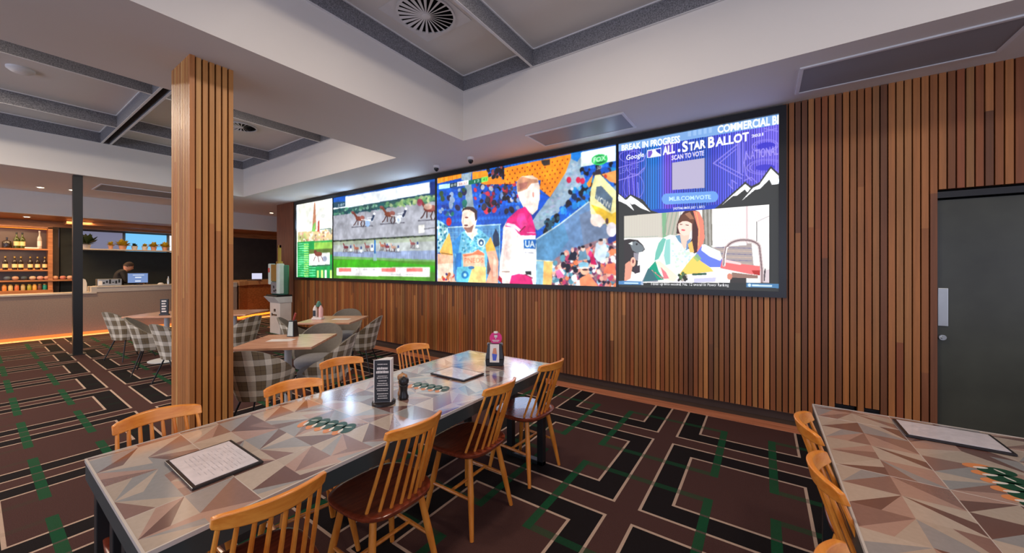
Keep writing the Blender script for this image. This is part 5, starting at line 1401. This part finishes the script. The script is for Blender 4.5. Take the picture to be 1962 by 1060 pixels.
c.poly([(1256, 502), (1264, 500), (1290, 522), (1302, 534), (1290, 540), (1276, 536)], (246, 222, 206)); c.poly([(1266, 512), (1276, 522), (1282, 534), (1272, 534)], (230, 130, 140))
c.poly([(1298, 450), (1310, 440), (1322, 446), (1318, 470), (1311, 478), (1304, 464)], (246, 200, 184)); c.poly([(1294, 452), (1303, 450), (1306, 468), (1300, 462)], (110, 150, 180)); c.poly([(1316, 462), (1324, 456), (1322, 476), (1314, 480)], (120, 150, 190))
c.poly([(1296, 448), (1297, 430), (1303, 414), (1312, 404), (1326, 401), (1340, 406), (1346, 420), (1350, 450), (1344, 480), (1330, 486), (1318, 476), (1326, 456), (1326, 430), (1312, 424), (1304, 432), (1304, 448)], (84, 52, 50))
c.poly([(1300, 428), (1312, 422), (1326, 428), (1326, 440), (1320, 450), (1310, 452), (1302, 446), (1299, 436)], (250, 214, 200)); c.poly([(1298, 430), (1306, 412), (1320, 408), (1332, 416), (1328, 430), (1318, 424), (1308, 424)], (110, 72, 56)); c.ell(1309, 441, 4, 1.6, (220, 100, 110), 1, .1); c.line([(1303, 430), (1307, 430)], 1.6, (90, 60, 60)); c.line([(1314, 431), (1319, 432)], 1.6, (90, 60, 60))
c.poly([(1328, 404), (1340, 406), (1348, 424), (1350, 456), (1342, 484), (1336, 484), (1338, 440)], (238, 140, 120)); c.line([(1334, 406), (1340, 440), (1338, 470)], 1.4, (220, 180, 120)); c.poly([(1318, 468), (1326, 462), (1330, 484), (1322, 484)], (240, 190, 110)); c.poly([(1312, 410), (1322, 406), (1330, 420), (1322, 420)], (190, 140, 110), .7)
# arm reaching to the tap, sleeve
c.poly([(1345, 470), (1364, 484), (1384, 496), (1384, 512), (1360, 512), (1342, 500), (1330, 492)], (110, 130, 220)); c.poly([(1345, 468), (1366, 482), (1384, 494), (1380, 500), (1360, 492), (1344, 480)], (246, 246, 252)); c.poly([(1330, 490), (1345, 502), (1362, 514), (1370, 524), (1300, 528), (1318, 504)], (246, 206, 110)); c.poly([(1336, 486), (1344, 496), (1336, 502), (1328, 494)], (150, 190, 120), .8)
c.poly([(1384, 496), (1420, 506), (1456, 510), (1458, 524), (1440, 526), (1410, 520), (1380, 514)], (232, 120, 120)); c.poly([(1440, 518), (1456, 518), (1456, 528), (1444, 526)], (180, 60, 56)); c.poly([(1384, 496), (1420, 504), (1420, 508), (1384, 502)], (246, 206, 206))
c.poly([(1300, 528), (1370, 520), (1392, 530), (1392, 540), (1290, 542)], (232, 226, 236)); c.scatter([(1296, 526), (1312, 522), (1320, 534), (1300, 540)], 16, 2, 4, [(60, 60, 54), (90, 120, 80), (40, 40, 40), (180, 170, 160)]); c.line([(1328, 526), (1352, 525)], 4, (60, 100, 80)); c.poly([(1330, 534), (1372, 532), (1370, 540), (1330, 542)], (190, 190, 230), .8)
c.poly([(1400, 532), (1430, 532), (1430, 542), (1398, 542)], (70, 66, 66)); c.poly([(1402, 522), (1452, 528), (1452, 534), (1402, 532)], (150, 120, 110)); c.ell(1398, 530, 5, 6, (210, 140, 120)); c.poly([(1456, 520), (1474, 516), (1474, 542), (1456, 542)], (210, 196, 200)); c.line([(1466, 516), (1464, 538)], 2.6, (60, 50, 56))
# tap
import math as _m
arc = [(1387, 508), (1388, 490), (1391, 474)] + [(1424 - 32*_m.cos(_m.radians(a)), 478 - 18*_m.sin(_m.radians(a)) - (a > 90)*(a-90)*.02) for a in range(15, 180, 15)] + [(1457, 490), (1460, 520), (1460, 542)]
c.line(arc, 6.5, (196, 180, 180)); c.line(arc, 2.2, (120, 96, 100)); c.line([(p_[0]+1.8, p_[1]+.6) for p_ in arc[:4]], 2, (250, 240, 238))
c.clip = None
# ticker
c.poly([(1184, 538.5), (1232, 539), (1232, 546), (1184, 545)], (90, 140, 190)); c.text('sportsbook', (1198, 544.5), (1222, 545), 4.2, 4.2, (230, 240, 250)) if False else c.line([(1197, 542.5), (1222, 543)], 2.6, (200, 224, 244))
c.text('@', (1228, 545), (1233, 545), 5, 5, (230, 230, 234)); c.text('Texas up into second, No. 12 overall in Power Ranking', (1246, 546), (1396, 549), 4.6, 5.2, (226, 226, 228), 1, .01)
c.poly([(1430, 542.5), (1494, 544), (1494, 552.5), (1430, 550.5)], (84, 130, 170)); c.ell(1436, 546.5, 3, 3, (200, 220, 236)); c.line([(1442, 547), (1478, 548)], 3, (206, 224, 238))
c.finish('commercial_break_screen', 'screen with purple voting slide and kitchen inset', vw, ES)
# ------------------------------------------------------------------ light
wd = bpy.data.worlds.new('surroundings'); SC.world = wd; wd.use_nodes = True
wd.node_tree.nodes['Background'].inputs[0].default_value = (0.72, 0.74, 1.0, 1)
wd.node_tree.nodes['Background'].inputs[1].default_value = 0.72
def area(name, loc, rot, sx, sy, power, col):
    l = bpy.data.lights.new(name, 'AREA'); l.shape = 'RECTANGLE'; l.size = sx; l.size_y = sy; l.energy = power; l.color = col
    o = bpy.data.objects.new(name, l); COL.objects.link(o); o.location = loc; o.rotation_euler = rot
    return o
# cool fill areas added out of view, behind and beside the camera
area('cool_fill', (-4.5, -5.8, 1.7), (PI/2, 0, 0), 14, 2.2, 250, (.72, .78, 1.0))
area('cool_fill', (5.8, -1.0, 1.7), (PI/2, 0, PI/2), 8, 2.2, 70, (.8, .82, 1))
# warm fill lights added in the recesses, no visible lamps there
for x, y, pw in ((-1.2, 1.6, 40), (1.6, 1.8, 18), (-5.2, 1.7, 36), (-7.4, -.6, 105), (-5.6, -.6, 30), (-1.5, -1.5, 30), (2.6, -1.5, 12)):
    area('recess_fill', (x, y, 3.84), (0, 0, 0), .35, .35, pw, (1, .84, .68))
area('bar_light', (-13.4, .2, 2.58), (0, 0, 0), .3, 3, 50, (1, .66, .36))
area('bar_light', (-13.5, 3.0, 2.50), (0, 0, 0), .3, 2.4, 14, (1, .7, .42))
area('shelf_glow', (-14.02, -.5, 2.39), (0, 0, 0), .1, 2.6, 9, (1, .74, .46))
area('shelf_glow', (-14.02, -.5, 1.88), (0, 0, 0), .1, 2.6, 7, (1, .74, .46))
area('shelf_glow', (-13.85, -.5, 1.155), (0, 0, 0), .1, 3.2, 6, (1, .62, .3))
area('foot_glow', (-12.50, .6, .055), (0, -PI/3, 0), .03, 6, 12, (1, .45, .12))
area('foot_glow', (-12.7, 5.3, .2), (0, -.4, 0), .4, 1.6, 14, (1, .45, .12))
area('back_room_light', (-15.4, 2.5, 2.55), (0, 0, 0), 1, 5, 20, (1, .85, .7))

SC.view_settings.view_transform = 'Standard'; SC.view_settings.look = 'None'
SC.view_settings.exposure = 0.0; SC.view_settings.gamma = 1.0; SC.view_settings.use_curve_mapping = False
SC.cycles.use_denoising = True
SC.cycles.max_bounces = 8; SC.cycles.diffuse_bounces = 4; SC.cycles.sample_clamp_indirect = 4.0
for o in list(SC.objects):
    if o.get('label') == '-': del o['label']
